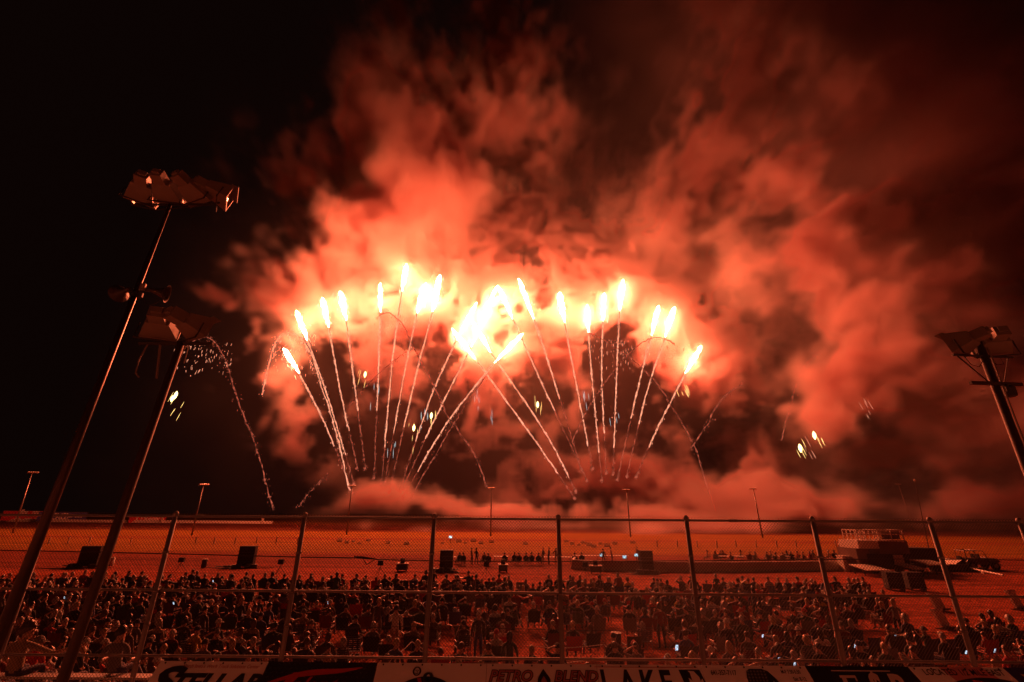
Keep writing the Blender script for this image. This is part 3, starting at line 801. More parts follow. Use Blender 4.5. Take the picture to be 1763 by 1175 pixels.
mb = MB(); mb.tube([TC - uC * z + Vector((.10, -.06, 0)) for z in (.1, 1, 2, 3, 4, 6)], .018, n=5); mb.obj("conduit", HOUSE, eC)

# ---------------------------------------------------------------- tall floodlight poles round the track
POLES = [((55,815),(22,918),3.2,"far left light pole beside the red and white billboard"),((350,836),(330,922),2.6,"light pole between the red billboard and the second fence bay gap"),
 ((606,838),(597,917),2.4,"thin light pole rising from the low smoke at left of centre"),((846,842),(845,916),2.2,"light pole in the centre, its lamps just above the smoke bank"),
 ((1079,845),(1085,914),2.2,"light pole right of centre standing in the smoke bank"),((1297,843),(1311,914),2.2,"light pole in the smoke between the barrier's middle and the stage"),
 ((1547,835),(1574,916),2.8,"light pole with a dim lamp bar behind the stage trailer")]
LAMPM = mat("lamp_reflector", (.75, .72, .68), .25, .3, 0)
for (tx, ty), (px_, py_), w, lab in POLES:
    b_ = at_z(px_, py_, 0)
    if 500 < px_ < 1400: b_ = Vector((b_.x * 138 / b_.y, 138, 0))
    t_ = at_y(tx, ty, b_.y)
    e = empty("light_pole", b_); H_ = t_.z; dx = t_.x - b_.x
    if abs(dx) > 3: dx *= .3
    mb = MB(); mb.tube([(0, 0, 0), (dx, 0, H_)], [.24, .14], n=8); mb.obj("pole", STEELP, e, smooth=True)
    mb = MB(); mb.box((dx, 0, H_), (w, .12, .12)); mb.obj("lamp_bar", STEELP, e)
    for k in range(5):
        mb = MB(); x = dx - w / 2 + w * (k + .5) / 5; mb.lathe((x, .25, H_ + .22), [(.08, -.2), (.26, -.05), (.28, .10), (.12, .22)], 8); mb.obj("lamp", LAMPM, e)
    tag(e, lab, "light pole", "floodlight poles around the track")
b_ = at_z(1600, 950, 0); t_ = at_y(1575, 828, b_.y)
e = empty("mast", b_); mb = MB(); mb.tube([(0, 0, 0), (t_.x - b_.x, 0, t_.z)], [.11, .05], n=6); mb.obj("pole", STEELP, e); mb = MB(); mb.lathe((t_.x - b_.x, 0, t_.z), [(.12, -.1), (.2, .1), (.05, .3)], 8); mb.obj("lamp", LAMPM, e)
tag(e, "slim leaning mast rising behind the right end of the stage trailer", "mast")

# ---------------------------------------------------------------- far wall and billboards
WALLM = mat("whitewashed_concrete", (.85, .78, .66), .8, 0, .2, .6)
p0, p1 = at_z(-400, 898), at_z(468, 908); Yw = 272.0
a, b = at_y(-420, 903, Yw), at_y(468, 909, Yw)
n_ = 46; v = []; f = []
for i in range(n_ + 1):
    x = a.x + (b.x - a.x) * i / n_
    for (yy, zz) in ((-1.6, 0), (-.5, 1.35), (.2, 1.4), (.3, 0)): v.append((x, yy, zz))
for i in range(n_):
    q = i * 4; f += [(q, q + 4, q + 5, q + 1), (q + 1, q + 5, q + 6, q + 2), (q + 2, q + 6, q + 7, q + 3)]
w = mesh_obj("track_wall", v, f, WALLM, loc=(0, Yw, 0)); tag(w, "long low white concrete wall closing the far left end of the track", "wall")
def billboard(x0, x1, yt, yb, Y, m, lines, label, tm):
    A, B = at_y(x0, yt, Y), at_y(x1, yb, Y); c = Vector(((A.x + B.x) / 2, Y, 0)); W, Hh = (B.x - A.x) * 1.25, A.z - B.z; zc = (A.z + B.z) / 2
    e = empty("billboard", c, .85)
    mb = MB(); mb.box((0, 0, zc), (W, .15, Hh)); mb.obj("panel", m, e)
    mb = MB(); 
    for s in (-1, 1): mb.box((0, -.1, zc + s * Hh / 2), (W + .2, .12, .18)); 
    mb.obj("frame", STEELP, e)
    for s in (-.7, 0, .7):
        mb = MB(); mb.tube([(s * W / 2, .2, 0), (s * W / 2, .2, zc)], .15, n=6); mb.obj("post", STEELP, e)
    for (t, sz, dx, dz, xs_) in lines:
        o = text_mesh(t, sz, tm, e, offset=.03 * sz, xs=xs_); o.location = (dx, -.12, zc + dz); o.rotation_euler = (R(90), 0, 0)
    tag(e, label, "billboard", "billboards above the far wall"); return e
RED = mat("red_sign_paint", (.62, .03, .03), .5, 0, .08, 1)
BLUE = mat("blue_sign_paint", (.06, .06, .30), .5, 0, .1, 1)
WHITEP = mat("white_sign_paint", (.8, .78, .72), .5, 0, .05, 1)
e = billboard(27, 70, 880, 897, 276, RED, [("/", 6.5, -3.6, .6, 1.3), ("= = ~", 3.6, 2.6, 1.6, 1.5), ("- -- - --", 4.2, 2.4, -1.2, 1.1), ("- - -- -", 4.2, 1.9, -2.2, 1.1)], "red and white billboard at the far left end of the wall", WHITEP)
billboard(86, 130, 882, 898, 276, BLUE, [("c15@", 4.6, -2.8, 0, 1.0), ("= =-", 3.0, 5.2, 0, 1.2)], "navy billboard with pale numerals beside the red and white one", WHITEP)
billboard(236, 273, 887, 903, 276, RED, [("O'Reilly", 4.3, 0, .3, .8), ("AUTO PARTS", 1.0, 0, -1.9, .9)], "small red billboard with pale lettering standing apart above the wall", WHITEP)
for (x, yt, yb, lab) in ((281, 889, 904, "white pillar beside the small red billboard"), (453, 893, 907, "white pillar near the wall's right end")):
    A, B = at_y(x, yt, 271), at_y(x, yb, 271)
    mb = MB(); mb.box((0, 0, A.z / 2), (.9, .9, A.z)); mb.box((0, 0, A.z + .12), (1.1, 1.1, .24)); o = mb.obj("pillar", WALLM, loc=(A.x, 270.8, 0)); tag(o, lab, "pillar")

# ---------------------------------------------------------------- sound system on the track
CAB = mat("speaker_cabinet_black", (.014, .013, .013), .7, 0, .2, 4)
CLOTHG = mat("speaker_grille_cloth", (.02, .018, .018), .9, 0, .2, 30)
def speaker_stack(px0, px1, yt, yb, lab, subs=True, tilt=.15):
    B = at_z((px0 + px1) / 2, yb); A = at_y(px0, yt, B.y); C_ = at_y(px1, yb, B.y)
    Wd = (px1 - px0) / 765 * ((B.y) * .931 + 5 * .365); Hh = at_y((px0 + px1) / 2, yt, B.y).z
    e = empty("speaker_stack", B, tilt)
    mb = MB(); d_ = min(.8, Wd * .7)
    mb.box((0, 0, .14), (Wd * 1.1, d_ * 1.2, .05)); 
    for s in (-1, 1): mb.box((s * Wd * .4, 0, .06), (.1, d_, .11))
    mb.obj("pallet", WOOD, e)
    zs = .17; n_ = 3; hh = (Hh - zs) / n_
    for k in range(n_):
        mb = MB(); mb.box((0, 0, zs + hh * (k + .5)), (Wd, d_, hh - .02), taper=.985); cab = mb.obj("cabinet", CAB, e)
        mb = MB(); mb.box((0, d_ / 2 + .012, zs + hh * (k + .5)), (Wd - .1, .02, hh - .12)); mb.obj("grille", CLOTHG, cab)
        mb = MB(); mb.box((0, -d_ / 2 - .01, zs + hh * (k + .5)), (.22, .02, .12)); mb.tube([(-Wd / 2 - .02, 0, zs + hh * (k + .6)), (-Wd / 2 - .02, .1, zs + hh * (k + .6))], .02, n=4); mb.obj("handle_plate", DARK, cab)
    tag(e, lab, "speaker stack", "black speaker stacks on the track")
    return e
def cable_heap(px, py, w, lab, seed, h=.5):
    B = at_z(px, py); r = random.Random(seed); mb = MB()
    for k in range(16):
        c = Vector((r.uniform(-w, w) * .5, r.uniform(-.5, .5), r.uniform(.05, h * .6))); rad = r.uniform(.2, .45)
        mb.tube([c + Vector((rad * math.cos(t * .7), rad * .8 * math.sin(t * .7), .04 * math.sin(t * 2.1) - c.z * .1)) for t in range(10)], .035, n=5)
    for k in range(7):
        x0 = r.uniform(-.5, .5) * w; mb.tube([(x0, r.uniform(-.4, .4), .04), (x0 + r.uniform(-.8, .8), r.uniform(-.8, .2), .04), (x0 + r.uniform(-w, w), r.uniform(-1, .6), .03)], .03, n=5)
    o = mb.obj("cable_heap", BLK, loc=B); 
    mb = MB()
    for k in range(4):
        mb.box((r.uniform(-w, w) * .5, r.uniform(-.4, .4), .22), (r.uniform(.4, .8), .5, r.uniform(.3, .45)), rz=r.uniform(-.6, .6), taper=.9)
    o2 = mb.obj("covered_amplifier", mat("black_tarp", (.02, .018, .018), .35, 0, .2, 4), o)
    tag(o, lab, "cables", "heaps of cable and covered gear at the speakers")
SPK = [(137,165,940,977,"black speaker stack farthest left on the track"),(410,434,940,977,"second speaker stack from the left, standing alone on the track"),
       (757,778,947,984,"speaker stack beside the seated crew, left of the barrier"),(1104,1124,948,987,"speaker stack in front of the long white barrier")]
for i, s in enumerate(SPK):
    speaker_stack(*s[:5]); cable_heap((s[0] + s[1]) / 2 - (14 if i < 2 else 4), s[3] + 2, 3.4 if i < 2 else 2.6, ["cable heap at the foot of the farthest left speaker stack", "cable heap at the foot of the second speaker stack", "cable heap at the foot of the speaker stack near the crew", "cable heap at the foot of the speaker stack by the barrier"][i], 20 + i)
speaker_stack(1531, 1553, 985, 1016, "nearer left one of two black speaker towers before the stage", tilt=-.2); speaker_stack(1567, 1589, 985, 1016, "nearer right one of two black speaker towers before the stage", tilt=-.2)
# monitors on tripods
def tripod_monitor(px, yt, yb, lab):
    B = at_z(px, yb); Hh = at_y(px, yt, B.y).z; e = empty("tripod_monitor", B, .1)
    mb = MB(); mb.box((0, 0, Hh - .22), (.52, .30, .44), taper=.9); mb.obj("cabinet", CAB, e)
    mb = MB(); mb.tube([(0, 0, .5), (0, 0, Hh - .4)], .025, n=5); mb.obj("pole", DARK, e)
    for k in range(3):
        mb = MB(); a_ = 2.1 * k + .4; mb.tube([(0, 0, .8), (.55 * math.cos(a_), .55 * math.sin(a_), .02)], .018, n=4); mb.obj("leg", DARK, e)
    tag(e, lab, "monitor stand", "small monitors on tripods along the track")
for x, yt, yb, lab in ((308,960,984,"monitor on tripod left of the second speaker stack"),(480,963,990,"monitor on tripod right of the second speaker stack"),(653,965,992,"monitor on tripod under the knot of the fence cable"),
                       (837,967,994,"monitor on tripod in front of the seated crew"),(1008,968,994,"monitor on tripod at the left end of the barrier")): tripod_monitor(x, yt, yb, lab)
def flight_case(px, yb, w, lab):
    B = at_z(px, yb); e = empty("flight_case", B)
    mb = MB(); mb.box((0, 0, .42), (w, .7, .55)); mb.obj("case_body", DARK, e)
    mb = MB(); mb.box((0, 0, .74), (w + .14, .8, .07)); mb.obj("lid", WHITEP, e)
    mb = MB(); mb.box((0, 0, 1.0), (.42, .3, .45)); mb.obj("console", CAB, e)
    for s in (-1, 1): mb = MB(); mb.lathe((s * w * .4, 0, .0), [(.06, 0), (.07, .07), (.06, .14)], 8); mb.obj("wheel", BLK, e)
    tag(e, lab, "equipment case", "equipment cases on the track")
flight_case(692, 984, 1.1, "white topped case left of the speaker by the crew"); flight_case(866, 986, .9, "white topped case in front of the seated crew"); flight_case(1026, 988, 1.1, "white topped case before the barrier's left end")
for x, yb, lab in ((190,975,"pale barrel between the leftmost speaker and the second light tower"),(350,978,"small dark barrel between tripod monitor and second speaker")):
    B = at_z(x, yb); mb = MB(); mb.lathe((0, 0, 0), [(.2, 0), (.26, .05), (.25, .4), (.26, .75), (.22, .8)], 12); o = mb.obj("barrel", WHITEP if x < 200 else WOOD, loc=B, smooth=True); tag(o, lab, "barrel")
    mb = MB(); mb.lathe((0, 0, .8), [(.27, 0), (.25, .06)], 12); mb.obj("lid", WHITEP, o)

# ---------------------------------------------------------------- the long barrier, tables and crew
BARR = mat("white_barrier", (.55, .50, .44), .6, 0, .2, 1.5)
pth = [at_z(990, 974), at_z(987, 980)] + [at_z(x, y) for x, y in ((1040, 983), (1110, 984), (1185, 985), (1260, 985), (1330, 984), (1400, 983), (1456, 982))]
seg = []
for i in range(len(pth) - 1):
    d_ = pth[i + 1] - pth[i]; k = max(1, round(d_.length / 2.6)); 
    for j in range(k): seg.append((pth[i] + d_ * (j / k), pth[i] + d_ * ((j + 1) / k)))
prof = [(-.3, 0), (-.3, .12), (-.16, .35), (-.13, .95), (.13, .95), (.16, .35), (.3, .12), (.3, 0)]
for i, (a, b) in enumerate(seg):
    d_ = b - a; L_ = d_.length - .05; v = []; 
    for x in (-L_ / 2, L_ / 2): v += [(x, y, z) for y, z in prof]
    f = [(k, k + 1, k + 9, k + 8) for k in range(7)] + [(7, 0, 8, 15), tuple(range(7, -1, -1)), tuple(range(8, 16))]
    o = mesh_obj("barrier_segment", v, f, BARR, loc=(a + b) / 2); o.rotation_euler = (0, 0, math.atan2(d_.y, d_.x))
    tag(o, f"white barrier section, number {i + 1} counted from the speaker's left end of the long barrier", "barrier", "sections of the long white barrier")
TABLE = mat("table_top_white", (.7, .67, .62), .5, 0, .1, 3)
def table(px, py, w, lab, rz=0.0):
    B = at_z(px, py); e = empty("folding_table", B, rz)
    mb = MB(); mb.box((0, 0, .75), (w, .75, .05)); mb.obj("table_top", TABLE, e)
    for sx in (-1, 1):
        mb = MB(); mb.tube([(sx * w * .42, -.3, 0), (sx * w * .42, -.3, .72)], .02, n=4); mb.tube([(sx * w * .42, .3, 0), (sx * w * .42, .3, .72)], .02, n=4); mb.tube([(sx * w * .42, -.3, .1), (sx * w * .42, .3, .1)], .015, n=4); mb.obj("leg_frame", DARK, e)
    tag(e, lab, "folding table", "folding tables used by the crew")
for i, (x, y, w, lab) in enumerate(((787,971,1.9,"folding table right behind the speaker beside the crew"),(862,970,1.8,"folding table in the middle of the seated crew"),(957,971,4.2,"long folding table behind the standing men"),
      (1010,968,3.4,"long table behind the left end of the barrier"),(1062,968,3.0,"long table behind the barrier with laptops"),(1260,969,3.6,"long table behind the barrier right of the speaker"),(1345,969,3.6,"long table behind the right part of the barrier"))): table(x, y, w, lab)
SCREEN = glow("lit_screen", (.55, .85, 1.0), .9)
for x, y, lab in ((1037,962,"lit laptop farthest left on the tables behind the barrier"),(1077,966,"lit laptop in the middle behind the barrier"),(1096,962,"lit laptop just left of the speaker at the barrier")):
    B = at_z(x, y + 9); B.z = .775; e = empty("laptop", B + Vector((0, -.1, 0)), .2 if x != 1096 else -.4)
    mb = MB(); mb.box((0, 0, .01), (.5, .32, .02)); mb.obj("keyboard", CAB, e); mb = MB(); mb.box((0, .18, .2), (.5, .02, .34)); l_ = mb.obj("lid", CAB, e); mb = MB(); mb.box((0, .166, .2), (.46, .004, .3)); mb.obj("screen", SCREEN, l_)
    tag(e, lab, "laptop", "lit laptops at the crew tables")

# ---------------------------------------------------------------- markers and gear out on the grass
MARK = mat("white_marker_post", (.8, .78, .72), .5, 0, .05, 2)
k = 0
for xs_, yy in (((83,116,153,190,224,336,368,404,441,475,512), 936), ((1132,1167,1201,1235,1268,1303,1338,1372,1406,1440), 942)):
    for i, x in enumerate(xs_):
        B = at_z(x, yy + (x % 3) * .3); mb = MB(); mb.box((0, 0, .55), (.24, .06, 1.1)); mb.box((0, 0, 1.12), (.28, .08, .05)); o = mb.obj("marker_post", MARK, loc=B); k += 1
        tag(o, f"white marker post, number {i + 1} from the {'far wall end' if yy < 940 else 'smoke end'} of the {'wall side' if yy < 940 else 'barrier side'} row", "marker post", "rows of white marker posts on the grass")
MORT = mat("mortar_rack_wood", (.8, .7, .6), .7, 0, .3, 4); TUBE_ = mat("mortar_tube", (.6, .56, .5), .5, 0, .1, 4)
r = random.Random(8); RACKS = [(585,933),(597,936),(608,934),(619,937),(634,932),(668,936),(700,938),(745,939),(762,937),(790,934),(802,936),(815,933),(828,937),(846,935),(905,938),(975,934),(985,938),(996,940),(1004,936),(1014,940),(1022,943),(1034,938),(1045,942),(1058,938),(1090,936)]
base_r = None
for i, (x, y) in enumerate(RACKS):
    B = at_z(x, y)
    if base_r is None:
        base_r = empty("mortar_rack", B); mb = MB(); mb.box((0, 0, .12), (1.6, .5, .24)); mb.box((0, .2, .4), (1.6, .05, .12)); mb.box((0, -.2, .4), (1.6, .05, .12)); mb.obj("rack", MORT, base_r)
        for q in range(5): mb = MB(); mb.lathe((-.62 + q * .31, 0, .05), [(.09, 0), (.09, .75), (.11, .78)], 8); mb.obj("tube", TUBE_, base_r)
        o = base_r
    else:
        o = base_r.copy(); COL.objects.link(o)
        for ch in base_r.children: c = ch.copy(); COL.objects.link(c); c.parent = o
    o.location = B; o.rotation_euler = (0, 0, r.uniform(-.5, .5)); s = r.uniform(.4, .8); o.scale = (s, s, s)
    tag(o, f"pale mortar rack on the far grass, number {i + 1} counted from the wall side", "mortar rack", "firework mortar racks scattered on the grass")
e = None
B = at_z(775, 937); mb = MB(); mb.lathe((0, 0, 0), [(.05, 0), (.05, 1.2)], 6); o = mb.obj("work_light", DARK, loc=B); mb = MB(); mb.box((0, -.1, 1.3), (.6, .12, .4)); mb.obj("lamp_head", glow("work_light_glow", (.75, .95, 1.0), 1.3), o); tag(o, "small white work light burning on the far grass", "work light")

# ---------------------------------------------------------------- stage, trailers and jeep at the right
TR_W = mat("trailer_white", (.82, .74, .64), .5, 0, .15, 1.5); TR_B = mat("trailer_brown", (.16, .10, .08), .6, 0, .25, 1.5); TR_K = mat("trailer_black", (.02, .018, .017), .6, 0, .25, 1.5)
def pbox(mb, x0, x1, yt, yb, Y, dep, m=0, o0=Vector((0, 0, 0)), taper=1.0):
    A = at_y((x0 + x1) / 2, yt, Y); B = at_y((x0 + x1) / 2, yb, Y); Wd = (x1 - x0) / 765 * (Y * .931 + (5.5 - (A.z + B.z) / 2) * -.0 + 1.2)
    mb.box(Vector(((A.x + B.x) / 2, Y + dep / 2, (A.z + B.z) / 2)) - o0, (Wd, dep, A.z - B.z), m=m, taper=taper)
YS = 53.0
cc = at_z(1540, 985); o0 = Vector((cc.x, YS, 0))
tr_ = empty("stage_trailer", o0)
mb = MB(); pbox(mb, 1513, 1563, 931, 954, YS, 3.5, 0, o0); mb.obj("upper_body", TR_B, tr_)
mb = MB(); pbox(mb, 1498, 1564, 954, 981, YS - .1, 4, 0, o0); mb.obj("lower_body", TR_K, tr_)
mb = MB(); pbox(mb, 1478, 1512, 931, 945, YS - .2, 3, 0, o0); mb.obj("side_platform", TR_W, tr_)
mb = MB(); pbox(mb, 1478, 1499, 945, 980, YS, 3, 0, o0); mb.obj("side_body", TR_B, tr_)
def frame(x0, x1, yt, yb, Y, bars, nm, extra=None):
    mb = MB(); A = at_y(x0, yt, Y) - o0; C_ = at_y(x1, yt, Y) - o0; zb = at_y((x0 + x1) / 2, yb, Y).z
    for yy in (0, 2.2):
        for k in range(bars + 1):
            x = A.x + (C_.x - A.x) * k / bars; mb.box((x, yy + A.y, (A.z + zb) / 2), (.09, .09, A.z - zb))
        for z in (A.z, (A.z + zb) / 2 + .1): mb.box(((A.x + C_.x) / 2, yy + A.y - .05, z), (C_.x - A.x + .1, .1, .1))
    for k in (0, bars):
        x = A.x + (C_.x - A.x) * k / bars; mb.box((x, A.y + 1.1, A.z), (.08, 2.2, .1))
    o = mb.obj(nm, TR_W, tr_)
    return o
frame(1473, 1509, 913, 931, YS, 5, "railing"); frame(1511, 1552, 913, 931, YS, 2, "screen_frame")
mb = MB(); pbox(mb, 1518, 1548, 915, 929, YS + .3, .12, 0, o0); mb.obj("screen_panel", TR_B, tr_)
mb = MB(); pbox(mb, 1511, 1555, 930.5, 932.5, YS - .5, 1.0, 0, o0); mb.obj("ledge", TR_W, tr_)
for x in (1505, 1520, 1548): mb = MB(); B = at_y(x, 984, YS); mb.tube([(B.x - o0.x - .0, -.25, .42), (B.x - o0.x, .05, .42)], .42, n=14); mb.obj("wheel", BLK, tr_)
mb = MB(); pbox(mb, 1541, 1556, 956, 972, YS - .5, .15, 0, o0); mb.obj("hatch", TR_W, tr_)
tag(tr_, "dark stage trailer with a railed platform and screen frame on its roof", "stage trailer")
tk = empty("flatbed_truck", at_z(1590, 985)); o1 = tk.location.copy()
mb = MB(); pbox(mb, 1566, 1614, 944, 972, YS + 1, 3, 0, o1); mb.obj("box_body", TR_K, tk)
mb = MB(); pbox(mb, 1560, 1634, 972, 978, YS - .2, 3, 0, o1); mb.obj("bed", TR_K, tk)
for x in (1572, 1586, 1622): mb = MB(); B = at_y(x, 984, o1.y) - o1; mb.tube([(B.x, -.1, .45), (B.x, .25, .45)], .45, n=14); mb.obj("wheel", BLK, tk)
tag(tk, "black box truck parked against the stage trailer's right side", "truck")
for (x0, x1, yt, yb, Y, dep, lab) in ((1492,1527,979,985,50.5,1.6,"low pale platform before the stage trailer's left corner"),(1569,1590,977,982,50.5,1.4,"pale platform just above the nearer right speaker tower"),(1597,1628,970,975,50.8,1.4,"pale platform at the black truck's right end")):
    B = at_z((x0 + x1) / 2, yb + 4); e = empty("stage_platform", (B.x * Y / B.y, Y, 0)); o2 = Vector((B.x, Y, 0))
    zt = at_y((x0 + x1) / 2, yt, Y).z; Wd = (x1 - x0) / 14.6
    mb = MB(); mb.box((0, dep / 2, zt), (Wd, dep * 1.6, .08), M=Matrix.Rotation(.12, 3, 'X')); mb.obj("deck", TR_W, e)
    for sx in (-1, 1):
        for sy in (0, 1): mb = MB(); mb.box((sx * (Wd / 2 - .08), .1 + sy * (dep - .2), zt / 2), (.07, .07, zt)); mb.obj("leg", TR_K, e)
    tag(e, lab, "platform", "stage platforms in front of the trailers")
e = empty("loading_ramp", at_z(1645, 982)); o2 = e.location
for i, (xa, xb) in enumerate(((-1.9, 0.1), (.1, 2.2))):
    pass
v = [(-1.9, -1, .05), (.2, -1, 1.15), (1.1, -1, .05), (-1.9, 1.4, .05), (.2, 1.4, 1.15), (1.1, 1.4, .05)]
mesh_obj("ramp_deck", v, [(0, 1, 4, 3), (1, 2, 5, 4), (0, 2, 1), (3, 4, 5), (0, 3, 5, 2)], [TR_W, TR_K], e, [0, 1, 1, 1, 1])
mb = MB(); mb.box((-1.6, -1.1, .35), (4.2, .5, .7), m=0); mb.box((.9, -.9, .2), (3.4, .6, .35)); mb.obj("ramp_frame", TR_K, e)
tag(e, "wedge shaped loading ramp with a pale deck left of the jeep", "ramp")
mb = MB(); A, B = at_z(1664, 983), at_z(1728, 993); mb.tube([A + Vector((0, 0, .35)) - A, B - A + Vector((0, 0, .12))], .09, n=6); mb.box(((B.x - A.x) / 2, (B.y - A.y) / 2, .12), (.3, .3, .24)); o = mb.obj("tow_beam", TR_W, loc=A); tag(o, "long pale beam lying on blocks in front of the jeep", "beam")
# two concrete blocks and the small kiosk at the barrier's end
for (x0, x1, yt, yb, Y, lab) in ((1451, 1462, 958, 984, 52, "tall pale block at the end of the barrier"), (1463, 1480, 960, 985, 52, "wide block between the pale block and the stage trailer")):
    B = at_z((x0 + x1) / 2, yb); mb = MB(); zt = at_y(x0, yt, B.y).z; Wd = (x1 - x0) / 15; mb.box((0, 0, zt / 2), (Wd, 1.0, zt)); mb.box((0, 0, zt + .04), (Wd + .08, 1.08, .08)); o = mb.obj("concrete_block", TR_W if x0 < 1460 else TR_B, loc=B); tag(o, lab, "block")
B = at_z(1458, 978); B.y += 3; ky = B.y; ks = empty("ticket_kiosk", (at_y(1458, 950, ky).x, ky, 0)); zt = at_y(1458, 938, ky).z
mb = MB(); mb.box((0, 0, zt / 2), (.95, .95, zt)); mb.obj("body", mat("kiosk_blue", (.10, .09, .25), .5, 0, .1, 3), ks); mb = MB(); mb.lathe((0, 0, zt), [(.75, 0), (.72, .1), (.3, .28), (.0, .32)], 12); mb.obj("roof", WHITEP, ks); mb = MB(); mb.box((-.2, -.5, zt * .75), (.3, .05, .6)); mb.obj("window", WHITEP, ks)
tag(ks, "small blue kiosk with a pale roof behind the barrier's right end", "kiosk")
# jeep
JB = mat("jeep_paint", (.10, .07, .05), .4, .2, .15, 3); JT = mat("jeep_tyre", (.015, .014, .014), .8, 0, .2, 6); JR = mat("jeep_rim", (.25, .22, .2), .35, .6, 0)
jl = at_z(1688, 981); jp = empty("jeep", jl, -.12)
mb = MB(); mb.box((-.55, 0, .95), (2.2, 1.5, .55)); mb.box((1.05, 0, .98), (1.3, 1.15, .5), taper=.93); mb.box((1.72, 0, .62), (.12, 1.5, .16)); mb.box((0, 0, .62), (3.3, 1.1, .16))
for sx in (-1.2, 1.15):
    for sy in (-.72, .72): mb.add([(sx - .55, sy - .14, .82), (sx - .38, sy - .14, 1.12), (sx + .38, sy - .14, 1.12), (sx + .6, sy - .14, .86), (sx - .55, sy + .14, .82), (sx - .38, sy + .14, 1.12), (sx + .38, sy + .14, 1.12), (sx + .6, sy + .14, .86)], [(0, 1, 5, 4), (1, 2, 6, 5), (2, 3, 7, 6), (0, 3, 2, 1), (4, 5, 6, 7)])
mb.obj("body", JB, jp)
mb = MB()
for sy in (-.7, .7):
    mb.tube([(-1.6, sy, 1.2), (-1.6, sy, 2.0), (-.55, sy, 2.05), (.35, sy, 2.0), (.6, sy, 1.25)], .045, n=6); mb.tube([(-.55, sy, 1.2), (-.55, sy, 2.05)], .045, n=6)
    mb.tube([(-1.05, sy, 1.2), (-1.05, sy, 2.02)], .02, n=4)
for x, z in ((-1.6, 2.0), (-.55, 2.05), (.35, 2.0), (.55, 1.3)): mb.tube([(x, -.7, z), (x, .7, z)], .045, n=6)
mb.obj("roll_cage", JB, jp)
for sx in (-1.2, 1.15):
    for sy in (-.72, .72):
        mb = MB(); mb.tube([(sx, sy - .13, .45), (sx, sy - .1, .45), (sx, sy + .1, .45), (sx, sy + .13, .45)], [.36, .45, .45, .36], n=20); w_ = mb.obj("wheel", JT, jp, smooth=False)
        mb = MB(); s_ = -1 if sy < 0 else 1; mb.tube([(sx, sy + s_ * .131, .45), (sx, sy + s_ * .15, .45)], [.22, .17], n=14); mb.obj("rim", JR, w_)
mb = MB(); mb.tube([(-1.75, 0, 1.05), (-1.95, 0, 1.05)], .38, n=16); mb.obj("spare_wheel", JT, jp)
for sx in (-.35, .35): mb = MB(); mb.box((-.1, sx, 1.35), (.14, .45, .6), M=Matrix.Rotation(-.15, 3, 'Y')); mb.obj("seat", JT, jp)
for sy in (-.4, .4): mb = MB(); mb.tube([(1.70, sy, 1.0), (1.76, sy, 1.0)], .12, n=12); mb.obj("headlight", LENS, jp)
tag(jp, "open top jeep with a bare roll cage at the far right", "jeep")
# white barriers at the right edge of the crowd
for (x0, x1, yt, yb, tx, lab) in ((1610,1632,1024,1050,6,"pale upright panel standing farther back beyond the right end of the crowd"),(1620,1640,1053,1082,12,"pale upright panel just behind the man at the crowd's right end"),(1748,1768,1020,1048,0,"pale upright panel at the far right beyond the crowd")):
    B = at_z((x0 + x1) / 2, yb + 2); zt = at_y((x0 + x1) / 2, yt, B.y).z; Wd = (x1 - x0) / 765 * (B.y * .931 + 1.5)
    mb = MB(); mb.box((0, 0, zt / 2), (Wd, .12, zt), taper=1.0); o = mb.obj("panel_barrier", mat("pale_plastic", (.85, .76, .64), .5, 0, .15, 2), loc=B); o.rotation_euler = (R(-14), 0, .35)
    mb = MB(); mb.box((0, -.0, zt + .06), (Wd + .06, .2, .12)); mb.obj("cap", WHITEP, o); mb = MB(); mb.box((0, 0, .05), (Wd + .1, .6, .1)); mb.obj("foot", WOOD, o)
    tag(o, lab, "barrier panel", "pale panels near the right end of the crowd")

# ---------------------------------------------------------------- people and chairs
SKIN = mat("skin", (.58, .34, .24), .4, 0, .08, 12)
SHOE = mat("shoe_rubber", (.05, .045, .04), .6, 0, .1, 8)
CLOTH = {"black": (.015, .014, .015), "charcoal": (.04, .038, .038), "navy": (.025, .03, .09), "maroon": (.16, .018, .02), "red": (.50, .03, .03), "grey": (.17, .165, .16),
         "white": (.62, .60, .56), "brown": (.10, .06, .035), "green": (.04, .08, .045), "yellow": (.55, .38, .06), "tan": (.34, .25, .16), "blue": (.07, .10, .26)}
CM = {k: mat("cloth_" + k, c, .85, 0, .15, 9) for k, c in CLOTH.items()}
for m_ in CM.values():
    p_ = m_.node_tree.nodes['Principled BSDF']; p_.inputs['Sheen Weight'].default_value = .5; p_.inputs['Sheen Roughness'].default_value = .35
HAIR = {"dark": mat("hair_dark", (.02, .014, .01), .33, 0, .3, 30), "brown": mat("hair_brown", (.09, .05, .03), .33, 0, .3, 30), "grey": mat("hair_grey", (.38, .35, .32), .33, 0, .2, 30), "blond": mat("hair_blond", (.45, .32, .17), .33, 0, .2, 30)}
